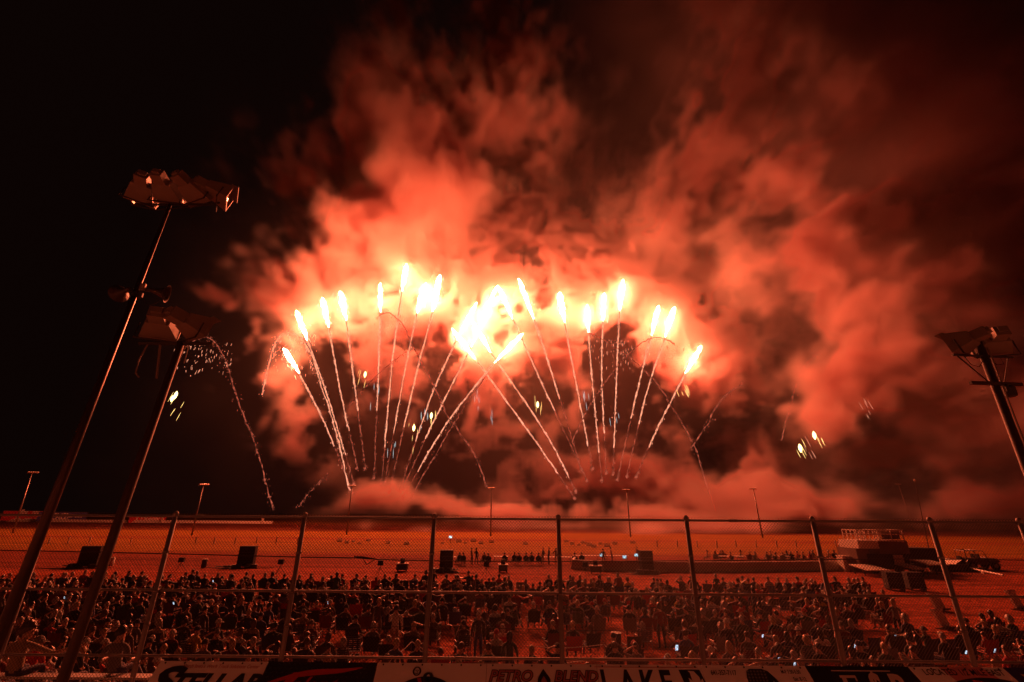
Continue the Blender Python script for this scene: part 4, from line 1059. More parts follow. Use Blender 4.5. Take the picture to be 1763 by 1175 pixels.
def grow(name, nodes, edges, mats, mat_of, levels=1):
    "one continuous skin grown over a skeleton: nodes {key: (co, radius)}, edges (a, b, material index)"
    keys = list(nodes); ix = {k: i for i, k in enumerate(keys)}
    bm = bmesh.new(); sl = bm.verts.layers.skin.verify(); vs_ = []
    for i, k in enumerate(keys):
        co, r_ = nodes[k]; v = bm.verts.new(co); rr = r_ if isinstance(r_, tuple) else (r_, r_)
        v[sl].radius = rr; v[sl].use_root = (i == 0); vs_.append(v)
    for a, b, _ in edges: bm.edges.new((vs_[ix[a]], vs_[ix[b]]))
    me = bpy.data.meshes.new("tmp"); bm.to_mesh(me); bm.free()
    o = bpy.data.objects.new("tmp", me); COL.objects.link(o)
    sk = o.modifiers.new("skin", 'SKIN'); sk.use_smooth_shade = True; sk.branch_smoothing = .4
    if levels: ss = o.modifiers.new("sub", 'SUBSURF'); ss.levels = levels; ss.render_levels = levels
    dg = bpy.context.evaluated_depsgraph_get()
    out = bpy.data.meshes.new_from_object(o.evaluated_get(dg)); out.name = name
    bpy.data.objects.remove(o); bpy.data.meshes.remove(me)
    out.materials.clear()
    for m in mats: out.materials.append(m)
    segs = [(np.array(nodes[a][0]), np.array(nodes[b][0]), m) for a, b, m in edges]
    n = len(out.polygons); C = np.zeros(n * 3); out.polygons.foreach_get("center", C); C = C.reshape(-1, 3)
    best = np.full(n, 1e9); mi = np.zeros(n, int)
    for a, b, m in segs:
        d = b - a; t = np.clip(((C - a) @ d) / max(d @ d, 1e-9), 0, 1); dist = np.linalg.norm(C - (a + t[:, None] * d), axis=1)
        s = dist < best; best[s] = dist[s]; mi[s] = m
    out.polygons.foreach_set("material_index", mi.astype(np.int32)); out.polygons.foreach_set("use_smooth", [True] * n)
    out.update(); return out
SK, SH, TR, SO = 0, 1, 2, 3
def skeleton(kind="seated", lean=0.0, armL="lap", armR="lap", head_turn=0.0, legs=0, bare=False, size=1.0, look_up=.12):
    N = {}; seat = kind == "seated"
    pz = .50 if seat else .95
    N["pelvis"] = ((0, 0, pz), (.155, .12)); bk = -.06 - lean
    N["waist"] = ((0, bk * .6, pz + .2), (.135, .105)); N["chest"] = ((0, bk * 1.0, pz + .42), (.165, .115)); N["neck0"] = ((0, bk * 1.05, pz + .55), (.075, .07))
    N["neck"] = ((0, bk * 1.0 + .01, pz + .605), .062)
    hx, hy = .05 * math.sin(head_turn), bk * 1.0 + .03
    N["jaw"] = ((hx, hy + .015, pz + .665), (.070, .078)); N["skull"] = ((hx * .8, hy + .0 - look_up * .1, pz + .745), (.082, .096)); N["crown"] = ((hx * .6, hy - .01 - look_up * .25, pz + .815), (.055, .062))
    f = Vector((math.sin(head_turn), math.cos(head_turn), look_up)); N["nose"] = ((hx + f.x * .105, hy + f.y * .105, pz + .715 + f.z * .05), .013)
    N["chin"] = ((hx + f.x * .07, hy + f.y * .075, pz + .645), .024)
    for s, nm in ((-1, "l"), (1, "r")): N["ear" + nm] = ((hx + s * .083 * math.cos(head_turn), hy - s * .083 * math.sin(head_turn), pz + .725), .013)
    E = [("pelvis", "waist", SH), ("waist", "chest", SH), ("chest", "neck0", SH), ("neck0", "neck", SK), ("neck", "jaw", SK), ("jaw", "skull", SK), ("skull", "crown", SK), ("skull", "nose", SK), ("jaw", "chin", SK), ("skull", "earl", SK), ("skull", "earr", SK)]
    for s, nm, arm in ((-1, "l", armL), (1, "r", armR)):
        sh = (s * .185, bk * 1.0, pz + .47); N["sh" + nm] = (sh, .072)
        A = {"lap": ((s * .25, bk + .05, pz + .22), (s * .19, .22, pz + .14), (s * .15, .29, pz + .13)),
             "rest": ((s * .29, bk + .02, pz + .20), (s * .30, .24, pz + .19), (s * .30, .32, pz + .18)),
             "phone": ((s * .24, bk + .14, pz + .26), (s * .12, .30, pz + .50), (s * .09, .33, pz + .57)),
             "up": ((s * .24, bk + .18, pz + .50), (s * .16, .28, pz + .76), (s * .14, .30, pz + .84)),
             "out": ((s * .42, bk + .10, pz + .40), (s * .62, .22, pz + .44), (s * .71, .26, pz + .45)),
             "down": ((s * .25, -.02, pz + .20), (s * .26, .06, pz - .05), (s * .25, .08, pz - .13)),
             "hip": ((s * .38, bk, pz + .25), (s * .24, .10, pz + .12), (s * .19, .13, pz + .10)),
             "headback": ((s * .40, bk + .02, pz + .62), (s * .14, bk - .06, pz + .78), (s * .07, bk - .08, pz + .80))}[arm]
        N["el" + nm] = (A[0], .045); N["wr" + nm] = (A[1], .030); N["ha" + nm] = (A[2], (.042, .022))
        d = (Vector(A[2]) - Vector(A[1])).normalized(); sd = d.cross(Vector((0, 0, 1)))
        sd = sd.normalized() if sd.length > .1 else Vector((1, 0, 0))
        N["fi" + nm] = (tuple(Vector(A[2]) + d * .07 + sd * .012), (.030, .014)); N["th" + nm] = (tuple(Vector(A[2]) + d * .02 - sd * .05), .011)
        E += [("neck0", "sh" + nm, SH), ("sh" + nm, "el" + nm, SH), ("el" + nm, "wr" + nm, SK if bare else SH), ("wr" + nm, "ha" + nm, SK), ("ha" + nm, "fi" + nm, SK), ("ha" + nm, "th" + nm, SK)]
        if seat:
            K = {0: ((s * .15, .42, .52), (s * .16, .46, .12), (s * .17, .62, .05)), 1: ((s * .13, .43, .53), (s * .03, .60, .10), (s * .02, .74, .06)), 2: ((s * .14, .44, .50), (s * .15, .80, .14), (s * .16, .88, .16))}[legs]
        else:
            K = {0: ((s * .11, .02, .50), (s * .12, -.02, .10), (s * .14, .13, .05)), 1: ((s * .13, .05 * s, .50), (s * .16, .04 * s, .10), (s * .20, .15 + .04 * s, .05)), 2: ((s * .10, .0, .50), (s * .10, -.04, .10), (s * .12, .12, .05))}[legs]
        N["hp" + nm] = ((s * .095, .02, pz - .02), .088); N["kn" + nm] = (K[0], .062); N["an" + nm] = (K[1], .043); N["to" + nm] = (K[2], (.038, .03))
        E += [("pelvis", "hp" + nm, TR), ("hp" + nm, "kn" + nm, TR), ("kn" + nm, "an" + nm, TR), ("an" + nm, "to" + nm, SO)]
    if size != 1.0: N = {k: ((c[0] * size, c[1] * size, c[2] * size), (tuple(x * size for x in r_) if isinstance(r_, tuple) else r_ * size)) for k, (c, r_) in N.items()}
    return N, E
def hair_mesh(c, style, turn=0.0, seed=0):
    "a shell of hair round the skull, open at the face"
    r_ = random.Random(seed); v = []; f = []; nu, nv = 14, 9
    low = {"short": -.25, "long": -.95, "curly": -.45, "bun": -.35, "cap": .05}[style]
    for j in range(nv):
        t = j / (nv - 1); el = (1 - t) * 1.5 + t * low
        for i in range(nu):
            a = 2 * math.pi * i / nu; back = .5 - .5 * math.sin(a)     # 1 at the nape
            e2 = el if style == "cap" else (el * back + (1 - back) * max(el, .55 if style != "curly" else .4))
            k = 1.0 + (r_.uniform(-.05, .13) if style == "curly" else r_.uniform(-.02, .03))
            big = 1.22 if style == "curly" else 1.06
            v.append((.096 * big * k * math.cos(e2) * math.cos(a) * (1.0 if e2 > -.3 else 1.12), .116 * big * k * math.cos(max(e2, -.5)) * math.sin(a) - .012, .150 * big * k * math.sin(e2) if e2 > -.3 else .150 * math.sin(-.3) + (e2 + .3) * .32))
    for j in range(nv - 1):
        for i in range(nu):
            a = j * nu + i; b = j * nu + (i + 1) % nu; f.append((a, b, b + nu, a + nu))
    f.append(tuple(range(nu)))
    if style == "cap":
        n = len(v); v += [(-.06, .09, .012), (.06, .09, .012), (.055, .18, .0), (-.055, .18, .0), (-.06, .09, .004), (.06, .09, .004), (.055, .18, -.008), (-.055, .18, -.008)]
        f += [(n, n + 1, n + 2, n + 3), (n + 7, n + 6, n + 5, n + 4), (n + 2, n + 6, n + 7, n + 3), (n, n + 3, n + 7, n + 4), (n + 1, n + 5, n + 6, n + 2)]
    if style == "bun":
        n = len(v)
        for k in range(6):
            for q in range(6): v.append((.045 * math.cos(q * 1.047) * math.sin(.3 + k * .5), -.135 + .04 * math.sin(q * 1.047) * math.sin(.3 + k * .5), .06 + .045 * math.cos(.3 + k * .5)))
        for k in range(5):
            for q in range(6): f.append((n + k * 6 + q, n + k * 6 + (q + 1) % 6, n + (k + 1) * 6 + (q + 1) % 6, n + (k + 1) * 6 + q))
    M = Matrix.Rotation(-turn, 3, 'Z')
    me = bpy.data.meshes.new("hair"); me.from_pydata([tuple(M @ Vector(p) + Vector(c)) for p in v], [], f); me.polygons.foreach_set("use_smooth", [True] * len(f)); me.update()
    me.materials.append(HAIR["dark"]); return me
POSES = [dict(), dict(armL="rest", armR="rest", legs=1), dict(armR="phone", armL="lap"), dict(armL="rest", armR="lap", head_turn=.7, legs=2), dict(armL="rest", armR="rest", lean=.06, legs=2, bare=True),
         dict(head_turn=-.8, armL="out", bare=True), dict(armL="headback", armR="rest", bare=True), dict(armL="phone", armR="phone", bare=True), dict(lean=-.06, head_turn=.3, bare=True), dict(size=.86, armR="rest"), dict(size=.8, head_turn=-.4, bare=True), dict(head_turn=.9, armR="out", legs=1)]
POSE_TXT = ["hands in lap", "arms on armrests", "one hand raised", "head turned aside", "leaning back", "one arm out", "hand behind head", "both hands raised", "leaning forward", "small and slight", "child sized", "arm stretched aside"]
STYLES = ["short", "long", "curly", "bun", "cap"]
BODIES = []; HAIRS = []
for i, p in enumerate(POSES):
    N_, E_ = skeleton("seated", **p); BODIES.append(grow("body", N_, E_, [SKIN, CM["black"], CM["navy"], SHOE], None, 1))
    s_ = p.get("size", 1.0); c_ = Vector(N_["skull"][0]); HAIRS.append([hair_mesh(c_, st_, p.get("head_turn", 0), i * 7 + k) for k, st_ in enumerate(STYLES)])
STAND = [dict(armL="down", armR="down"), dict(armL="hip", armR="down", legs=1), dict(armL="phone", armR="down"), dict(armL="up", armR="up", legs=2)]
SB = []; SHR = []
for i, p in enumerate(STAND):
    N_, E_ = skeleton("standing", **p); SB.append(grow("body", N_, E_, [SKIN, CM["black"], CM["navy"], SHOE], None, 1)); SHR.append([hair_mesh(Vector(N_["skull"][0]), st_, 0, 90 + i * 7 + k) for k, st_ in enumerate(STYLES)])
def set_mat(o, i, m): o.material_slots[i].link = 'OBJECT'; o.material_slots[i].material = m
def person(kind, pose, style, hair, shirt, trousers, loc, rz, scale=1.0):
    me = (BODIES if kind == "seated" else SB)[pose]; hm = (HAIRS if kind == "seated" else SHR)[pose][style]
    e = bpy.data.objects.new("person", me); COL.objects.link(e); e.location = loc; e.rotation_euler = (0, 0, rz); e.scale = (scale * 1.1, scale * 1.05, scale)
    set_mat(e, 1, CM[shirt]); set_mat(e, 2, CM[trousers])
    h = bpy.data.objects.new("cap" if STYLES[style] == "cap" else "hair", hm); COL.objects.link(h); h.parent = e
    set_mat(h, 0, CM[hair] if STYLES[style] == "cap" else HAIR[hair])
    return e
# --- chairs
FRAME = mat("chair_frame_tube", (.22, .21, .20), .3, .7, 0)
def chair_parts(kind):
    P = []
    if kind == 0:      # quad folding camp chair
        a = MB(); W = .30
        a.add([(-W * .9, -.20, .43), (W * .9, -.20, .43), (W * .95, .22, .47), (-W * .95, .22, .47), (-W * .7, .0, .40), (W * .7, .0, .40)], [(0, 1, 5, 4), (4, 5, 2, 3)]); a.add([(-W * .9, -.20, .42), (W * .9, -.20, .42), (W * .95, .22, .46), (-W * .95, .22, .46)], [(3, 2, 1, 0)]); P.append(("seat", a, "f"))
        b = MB(); n = 6; v = []
        for j in range(5):
            z = .42 + .53 * j / 4; y0 = -.20 - .13 * j / 4
            for i in range(n + 1): t = i / n * 2 - 1; v.append((W * t * (1 + .03 * j), y0 - .05 * (1 - t * t), z + (.012 * t * t if j == 4 else 0)))
        f = [(j * 7 + i, j * 7 + i + 1, (j + 1) * 7 + i + 1, (j + 1) * 7 + i) for j in range(4) for i in range(n)]; b.add(v, f); b.add([(x, y - .008, z) for x, y, z in v], [q[::-1] for q in f]); P.append(("backrest", b, "f"))
        c = MB()
        for s in (-1, 1):
            c.tube([(s * .30, .26, .02), (s * .30, -.24, .46)], .011, n=5); c.tube([(s * .30, -.26, .02), (s * .31, .24, .48), (s * .32, .24, .62)], .011, n=5); c.tube([(s * .29, -.2, .4), (s * .315, -.335, .97)], .011, n=5)
        c.tube([(-.30, .26, .02), (.30, .24, .46)], .010, n=5); c.tube([(.30, .26, .02), (-.30, .24, .46)], .010, n=5); c.tube([(-.30, -.26, .02), (.30, -.2, .44)], .010, n=5); c.tube([(.30, -.26, .02), (-.30, -.2, .44)], .010, n=5); P.append(("frame", c, "m"))
        for s in (-1, 1): d = MB(); d.add([(s * .28, -.24, .63), (s * .35, -.24, .63), (s * .35, .26, .62), (s * .28, .26, .62), (s * .28, -.24, .60), (s * .35, -.24, .60), (s * .35, .26, .59), (s * .28, .26, .59)], [(0, 1, 2, 3), (7, 6, 5, 4), (0, 4, 5, 1), (2, 6, 7, 3), (1, 5, 6, 2), (0, 3, 7, 4)]); P.append(("armrest", d, "f"))
    else:              # low lawn chair with a webbed back
        a = MB(); b = MB(); c = MB()
        for k in range(6): y = -.2 + k * .085; a.box((0, y, .42 + .01 * k), (.54, .06, .012))
        for k in range(6): z = .50 + k * .075; b.box((0, -.27 - .03 * k, z), (.54, .012, .055))
        for q in (-.18, 0, .18): b.box((q, -.345, .69), (.045, .012, .44), M=Matrix.Rotation(.36, 3, 'X')); a.box((q, .0, .455), (.045, .46, .008))
        for s in (-1, 1): c.tube([(s * .29, .28, .02), (s * .29, .26, .44), (s * .29, -.24, .42), (s * .29, -.44, .98)], .014, n=5); c.tube([(s * .29, -.30, .02), (s * .29, -.2, .44), (s * .30, -.3, .62), (s * .30, .2, .64), (s * .29, .26, .44)], .014, n=5)
        c.tube([(-.29, -.44, .98), (.29, -.44, .98)], .014, n=5); c.tube([(-.29, .28, .03), (.29, .28, .03)], .012, n=5); c.tube([(-.29, -.3, .03), (.29, -.3, .03)], .012, n=5)
        P = [("seat_webbing", a, "f"), ("backrest_webbing", b, "f"), ("frame", c, "m")]
    return P
CHAIRS = []
for kind in (0, 1):
    L_ = []
    for nm, mb, t in chair_parts(kind):
        me = bpy.data.meshes.new(nm); me.from_pydata(mb.v, [], mb.f); me.update(); me.materials.append(CM["black"] if t == "f" else FRAME); L_.append((nm, me, t))
    CHAIRS.append(L_)
def chair(kind, colour, loc, rz):
    e = bpy.data.objects.new("folding_chair", None); COL.objects.link(e); e.location = loc; e.rotation_euler = (0, 0, rz); e.empty_display_size = .2
    for nm, me, t in CHAIRS[kind]:
        o = bpy.data.objects.new(nm, me); COL.objects.link(o); o.parent = e
        if t == "f": set_mat(o, 0, CM[colour])
    return e
# --- where people sit
rng = random.Random(12)
pool = []
def crowd_ok(x, y):
    px, py = proj((x, y, .5)); fx, fy = proj((x, y, 0))
    if px < -60 or px > 1820: return False
    # open patches of ground seen in the picture
    if 895 < px < 1075 and 1078 < py < 1150: return rng.random() < .22
    if 700 < px < 895 and 1095 < py < 1150: return rng.random() < .45
    if 800 < px < 860 and 1048 < py < 1078: return False
    if 1075 < px < 1500 and 1095 < py < 1150: return rng.random() < .72
    if px > 1490 + (py - 1015) * .9 and py < 1070: return False
    if px > 1530 and py < 1078: return False
    if px > 1575 and py < 1105: return px > 1640 and py > 1085
    return True
row_y = []; y = 15.2
while y < 37.2: row_y.append(y); y += 1.55 + (y - 15) * .012
for ri, y in enumerate(row_y):
    x = -2.6 * y - 3 + rng.uniform(0, 1)
    x = at_z(-60, proj((0, y, 0))[1]).x
    xe = at_z(1820, proj((0, y, 0))[1]).x
    while x < xe:
        x += rng.choice((.64, .68, .74, .8, .95)) + (rng.random() < .14) * rng.uniform(.6, 2.4)
        yy = y + rng.uniform(-.38, .38)
        if crowd_ok(x, yy): pool.append((ri, x, yy))
# drop the people whose heads would stand where the banners or posts hide them wholly
vis = []
for ri, x, y in pool:
    hx, hy_ = proj((x, y, 1.3))
    if hy_ > 1139 and hx > 268: continue
    if hy_ > 1172: continue
    vis.append((ri, x, y))
vis.sort(key=lambda t: t[2])
NEAR = vis[:292]; FAR = vis[292:]
print("CROWD", len(vis), "rows", len(row_y))
ORD = ["first", "second", "third", "fourth", "fifth", "sixth", "seventh", "eighth", "ninth", "tenth", "eleventh", "twelfth", "thirteenth", "fourteenth", "fifteenth", "sixteenth", "seventeenth", "eighteenth", "nineteenth", "twentieth"]
def bay_of(px): 
    return sum(1 for (x, _) in post_px if x < px)
cnt = {}
info = []
for ri, x, y in NEAR:
    px, py = proj((x, y, 1.0)); info.append([ri, bay_of(px), px, x, y])
order = {}
for it in sorted(info, key=lambda t: (t[0], t[2])):
    k = (it[0], it[1]); order[(it[3], it[4])] = cnt.get(k, 0); cnt[k] = cnt.get(k, 0) + 1
SHW = ["black"] * 7 + ["charcoal"] * 7 + ["navy"] * 4 + ["maroon"] * 4 + ["grey"] * 4 + ["brown"] * 3 + ["green"] * 2 + ["red"] * 2 + ["white"] * 3 + ["tan"] * 2 + ["blue"] * 2 + ["yellow"]
TRW = ["navy"] * 5 + ["black"] * 4 + ["charcoal"] * 3 + ["tan"] * 2 + ["grey", "blue"]
CHW = ["black"] * 9 + ["navy"] * 6 + ["charcoal"] * 6 + ["green"] * 3 + ["maroon"] * 3 + ["red"] * 2 + ["blue", "grey", "brown"]
HRW = ["dark"] * 5 + ["brown"] * 5 + ["grey"] * 5 + ["blond"] * 3
PH = glow("phone_screen", (.62, .78, 1.0), 1.1)
phone_n = 0
def phone(loc, rz, label, s=1.0):
    e = bpy.data.objects.new("phone", PHONE_BODY); COL.objects.link(e); e.location = loc; e.rotation_euler = (.5, 0, rz); e.scale = (s,) * 3
    q = bpy.data.objects.new("screen", PHONE_SCR); COL.objects.link(q); q.parent = e
    tag(e, label, "phone", "phones glowing in the crowd"); return e
a = MB(); a.box((0, 0, 0), (.08, .012, .16)); PHONE_BODY = bpy.data.meshes.new("phone"); PHONE_BODY.from_pydata(a.v, [], a.f); PHONE_BODY.materials.append(CAB)
a = MB(); a.box((0, -.008, 0), (.07, .003, .145)); PHONE_SCR = bpy.data.meshes.new("screen"); PHONE_SCR.from_pydata(a.v, [], a.f); PHONE_SCR.materials.append(PH)
spec = []
for (ri, x, y) in vis:
    st_ = rng.choices(range(5), [5, 3, 1.3, .8, 2.2])[0]; hr = rng.choice(["black", "charcoal", "navy", "red", "white", "grey"]) if st_ == 4 else rng.choice(HRW)
    spec.append((rng.randrange(len(POSES)), st_, hr, rng.choice(SHW), rng.choice(TRW), rng.uniform(-.35, .35) + math.atan2(-x * .12, 30) * -1 * .6, rng.uniform(.94, 1.06), rng.choices((0, 1), (4, 1))[0], rng.choice(CHW), rng.random()))
for i, (ri, x, y) in enumerate(NEAR):
    pose, st_, hr, sh, tr, rz, sc, ck, cc_, rr = spec[i]
    px = proj((x, y, 1.0))[0]; b = bay_of(px); od = order[(x, y)]
    where = f"{ORD[od]} from left in row {ri + 1}, fence bay {b + 1}"
    hz = height(x, y)
    standing = rr < .035 and y > 18
    if standing:
        p = person("standing", rng.randrange(4), st_, hr, sh, tr, (x, y, hz), rz, sc)
        tag(p, f"standing person in {sh} top, {where}", "person", "standing spectators")
        continue
    ch = chair(ck, cc_, (x, y, hz), rz); tag(ch, f"{cc_} {'webbed lawn' if ck else 'camp'} chair, {where}", "chair", "folding chairs of the spectators")
    if rr > .955: ch["label"] = f"empty {cc_} {'webbed lawn' if ck else 'camp'} chair, {where}"; continue
    hd = f"{hr} cap" if STYLES[st_] == "cap" else f"{hr} hair"
    p = person("seated", pose, st_, hr, sh, tr, (x, y - .04, hz), rz, sc)
    tag(p, f"seated person, {hd}, {sh} top, {where}", "person", "seated spectators")
    if POSES[pose].get("armR") == "phone" and phone_n < 14 and rr < .5 and phone_n < 4:
        q = Matrix.Rotation(rz, 3, 'Z') @ Vector((.09, .37, 1.14)) * sc; ph = phone(Vector((x, y - .04, hz)) + q, rz, f"lit phone held up by the person {where}"); phone_n += 1
# the rest of the crowd, farther off, as one body of people
def low_mesh(me):
    "vertices and faces of a mesh as arrays"
    n = len(me.vertices); V = np.zeros(n * 3); me.vertices.foreach_get("co", V)
    return V.reshape(-1, 3), [tuple(p.vertices) for p in me.polygons], [p.material_index for p in me.polygons]
LO = []
for p in POSES:
    N_, E_ = skeleton("seated", **p); m_ = grow("lo", N_, E_, [SKIN, SKIN, SKIN, SKIN], None, 0); LO.append(low_mesh(m_)); bpy.data.meshes.remove(m_)
HL = [[low_mesh(h) for h in hs] for hs in HAIRS]; CL = [[(low_mesh(me), t) for _, me, t in L_] for L_ in CHAIRS]
cm_list = list(CM.values()); cm_ix = {k: i + 2 for i, k in enumerate(CM)}; hair_ix = {k: i + 2 + len(CM) for i, k in enumerate(HAIR)}
allm = [SKIN, FRAME] + cm_list + list(HAIR.values()) + [SHOE]
V_ = []; F_ = []; M_ = []; off = 0
def put_in(V, F, T, mi):
    global off
    V_.append((V @ T[:3, :3].T) + T[:3, 3]); F_.extend([tuple(i + off for i in f) for f in F]); M_.extend(mi); off += len(V)
for j, (ri, x, y) in enumerate(FAR):
    pose, st_, hr, sh, tr, rz, sc, ck, cc_, rr = spec[len(NEAR) + j]
    c_, s_ = math.cos(rz), math.sin(rz); hz = height(x, y)
    T = np.array([[c_ * sc, -s_ * sc, 0, x], [s_ * sc, c_ * sc, 0, y - .04], [0, 0, sc, hz], [0, 0, 0, 1]])
    T1 = np.array([[c_, -s_, 0, x], [s_, c_, 0, y], [0, 0, 1, hz], [0, 0, 0, 1]])
    for (V, F, mi), t in CL[ck]: put_in(V, F, T1, [cm_ix[cc_] if t == "f" else 1] * len(F))
    if rr > .955: continue
    if rr < .04: T = T.copy(); T[2, 3] += .42
    V, F, mi = LO[pose]; lut = [0, cm_ix[sh], cm_ix[tr], len(allm) - 1]; put_in(V, F, T, [lut[m] for m in mi])
    V, F, mi = HL[pose][st_]; put_in(V, F, T, [cm_ix[hr] if STYLES[st_] == "cap" else hair_ix[hr]] * len(F))
if F_:
    o = mesh_obj("crowd", np.concatenate(V_).tolist(), F_, allm, None, M_)
    tag(o, "farther rows of seated spectators merging into one dark crowd before the open track", "crowd", kind="stuff")
# people standing along the front row and out on the track
def stander(px, py, label, shirt="black", pose=None, hair="dark", style=0, scale=1.0, grp=None, rz=0.0):
    B = at_z(px, py); p = person("standing", rng.randrange(4) if pose is None else pose, style, hair, shirt, rng.choice(TRW), B, rz, scale); tag(p, label, "person", grp); return p
for x, y, lab, sh in ((812,1032,"standing man in maroon rising above the front rows left of the middle post","maroon"),(787,1032,"dark figure just left of the standing man in red and black","black"),
                      (1193,1033,"dark standing figure in the front row beside the fourth right post","black"),(1033,1033,"dark figure standing in the front row right of the middle post","charcoal")):
    B = at_z(x, y); stander(x, y, lab, sh, 0, scale=.82)
CREW = [(935,972,"black"),(945,972,"navy"),(958,972,"maroon"),(812,973,"maroon"),(820,973,"charcoal"),(1054,971,"maroon"),(1098,969,"maroon"),(1040,974,"black")]
for i, (x, y, c_) in enumerate(CREW):
    stander(x, y, ["standing crew man in black, first of three on the track", "crew man in navy, middle one of the three standing together", "crew man in maroon, last of the three standing together",
      "crew man in maroon standing between two seated groups", "crew man in charcoal beside the one in maroon near the speaker", "crew member in maroon standing behind the barrier's left half", "crew member in maroon just left of the barrier speaker", "dark crew member standing near the farthest left laptop"][i], c_, rng.choice((0, 1)), grp="crew standing on the track", rz=rng.uniform(-2, 2))
k = 0
for (x, y) in ((762,972),(790,973),(797,974),(833,973),(840,975),(868,974),(885,973),(893,974),(906,974),(915,973),(928,974),(990,974),(1002,973)):
    B = at_z(x, y); ch = chair(0, "black", B, rng.uniform(-.6, .6));
    rz = ch.rotation_euler[2]; pp = person("seated", rng.choice((0, 1, 3, 4)), 0, rng.choice(["dark", "brown"]), ["black", "charcoal", "navy", "maroon"][k % 4], "black", B, rz); k += 1
    tag(ch, f"black chair of the crew, number {k} from the barrel side", "chair", "chairs of the crew on the track"); tag(pp, f"seated crew member in {['black', 'charcoal', 'navy', 'maroon'][(k - 1) % 4]}, number {k} along the crew row left of the barrier", "person", "crew seated on the track")
k = 0
for x in list(range(1222, 1440, 9)):
    if rng.random() < .12: continue
    B = at_z(x + rng.uniform(-3, 3), 969 + rng.uniform(-3, 3)); rz = rng.uniform(-1.5, 1.5); k += 1
    cl = rng.choice(["maroon", "charcoal", "tan", "black", "grey", "red"]); ch = chair(0, rng.choice(["black", "maroon", "grey"]), B, rz)
    pp = person("seated", rng.choice((0, 1, 3, 4, 8)), rng.choice((0, 1)), rng.choice(HRW), cl, "tan", B, rz)
    tag(ch, f"chair number {k} of the party seated behind the barrier's right half", "chair", "chairs behind the long barrier"); tag(pp, f"person in {cl}, number {k} of the party seated behind the barrier's right half", "person", "people seated behind the long barrier")
# near figures at the lower left, on a small bleacher just beyond the fence
BX0, BX1 = at_y(-80, 1170, 12.0).x, at_y(250, 1170, 12.0).x
bl = empty("bleacher", ((BX0 + BX1) / 2, 12.2, 0)); Wb = BX1 - BX0
for i, (yy, zz) in enumerate(((0, 2.02), (.75, 1.62), (1.5, 1.22))):
    mb = MB(); mb.box((0, yy, zz), (Wb, .28, .05)); mb.obj("seat_plank", ALU, bl)
    mb = MB(); mb.box((0, yy + .42, zz - .4), (Wb, .26, .05)); mb.obj("foot_plank", ALU, bl)
for s in (-.48, -.16, .16, .48):
    mb = MB(); mb.box((s * Wb, .0, 1.0), (.06, .06, 2.0)); mb.box((s * Wb, 1.5, .6), (.06, .06, 1.2)); mb.tube([(s * Wb, 0, 2.0), (s * Wb, 2.0, .9)], .03, n=5); mb.tube([(s * Wb, 0, .2), (s * Wb, 1.5, 1.1)], .02, n=5); mb.obj("support", STEELP, bl)
tag(bl, "small aluminium bleacher just beyond the fence at the lower left", "bleacher")
N_, E_ = skeleton("seated", armL="lap", armR="lap", head_turn=.9, bare=True, look_up=.2)
# the big man in a pale shirt: right arm stretched forward to the right, five fingers
N_["shr"] = ((.20, -.03, .97), .065); N_["elr"] = ((.42, .22, .78), .048); N_["wrr"] = ((.66, .40, .86), .031); N_["har"] = ((.73, .44, .87), (.040, .022))
for k_ in ("fir", "thr"): N_.pop(k_)
E_ = [e_ for e_ in E_ if e_[0] not in ("fir", "thr") and e_[1] not in ("fir", "thr")]
for q, (dz_, L1) in enumerate(((.030, .040), (.012, .046), (-.008, .043), (-.027, .034))):
    N_[f"f{q}a"] = ((.765, .455 + .0, .87 + dz_), .010); N_[f"f{q}b"] = ((.765 + L1, .475, .872 + dz_ * 1.2), .009); N_[f"f{q}c"] = ((.765 + L1 * 1.5, .475, .855 + dz_ * 1.2), .0075)
    E_ += [("har", f"f{q}a", SK), (f"f{q}a", f"f{q}b", SK), (f"f{q}b", f"f{q}c", SK)]
N_["t1"] = ((.72, .41, .905), .011); N_["t2"] = ((.745, .415, .935), .009); E_ += [("har", "t1", SK), ("t1", "t2", SK)]
bigm = grow("body", N_, E_, [SKIN, CM["tan"], CM["navy"], SHOE], None, 2)
hp = at_y(46, 1106, 12.15)
o = bpy.data.objects.new("person", bigm); COL.objects.link(o); o.location = (hp.x, 12.1, 2.05 - .50 * 1.1 + .06); o.scale = (1.25, 1.1, 1.1)
h_ = bpy.data.objects.new("hair", hair_mesh(Vector(N_["skull"][0]), "curly", .9, 5)); COL.objects.link(h_); h_.parent = o; set_mat(h_, 0, HAIR["brown"])
tag(o, "large curly haired man in tan, nearest at the lower left, arm stretched out", "person", None)
for (px_, sh_, hr_, pose_, st_, row_, lab_) in ((66, "red", "grey", 3, 4, 1, "person in red with a grey cap beside the large curly haired man"), (128, "black", "brown", 8, 1, 1, "long haired person in black on the bleacher's middle plank"),
      (206, "grey", "dark", 4, 0, 0, "person in grey at the right end of the bleacher's top plank"), (12, "maroon", "dark", 0, 0, 2, "person in maroon on the bleacher's lowest plank at the edge"), (150, "navy", "blond", 6, 0, 2, "fair haired person in navy on the bleacher's lowest plank"), (95, "white", "brown", 1, 1, 2, "person in white on the bleacher's lowest plank, next to a person in navy")):
    yy = 12.2 + row_ * .75; zz = 2.05 - .4 * row_; x_ = at_y(px_, 1120 - row_ * 10, yy).x
    p = person("seated", pose_, st_, hr_, sh_, "navy", (x_, yy, zz - .40), .1); tag(p, lab_, "person", "spectators on the small bleacher")
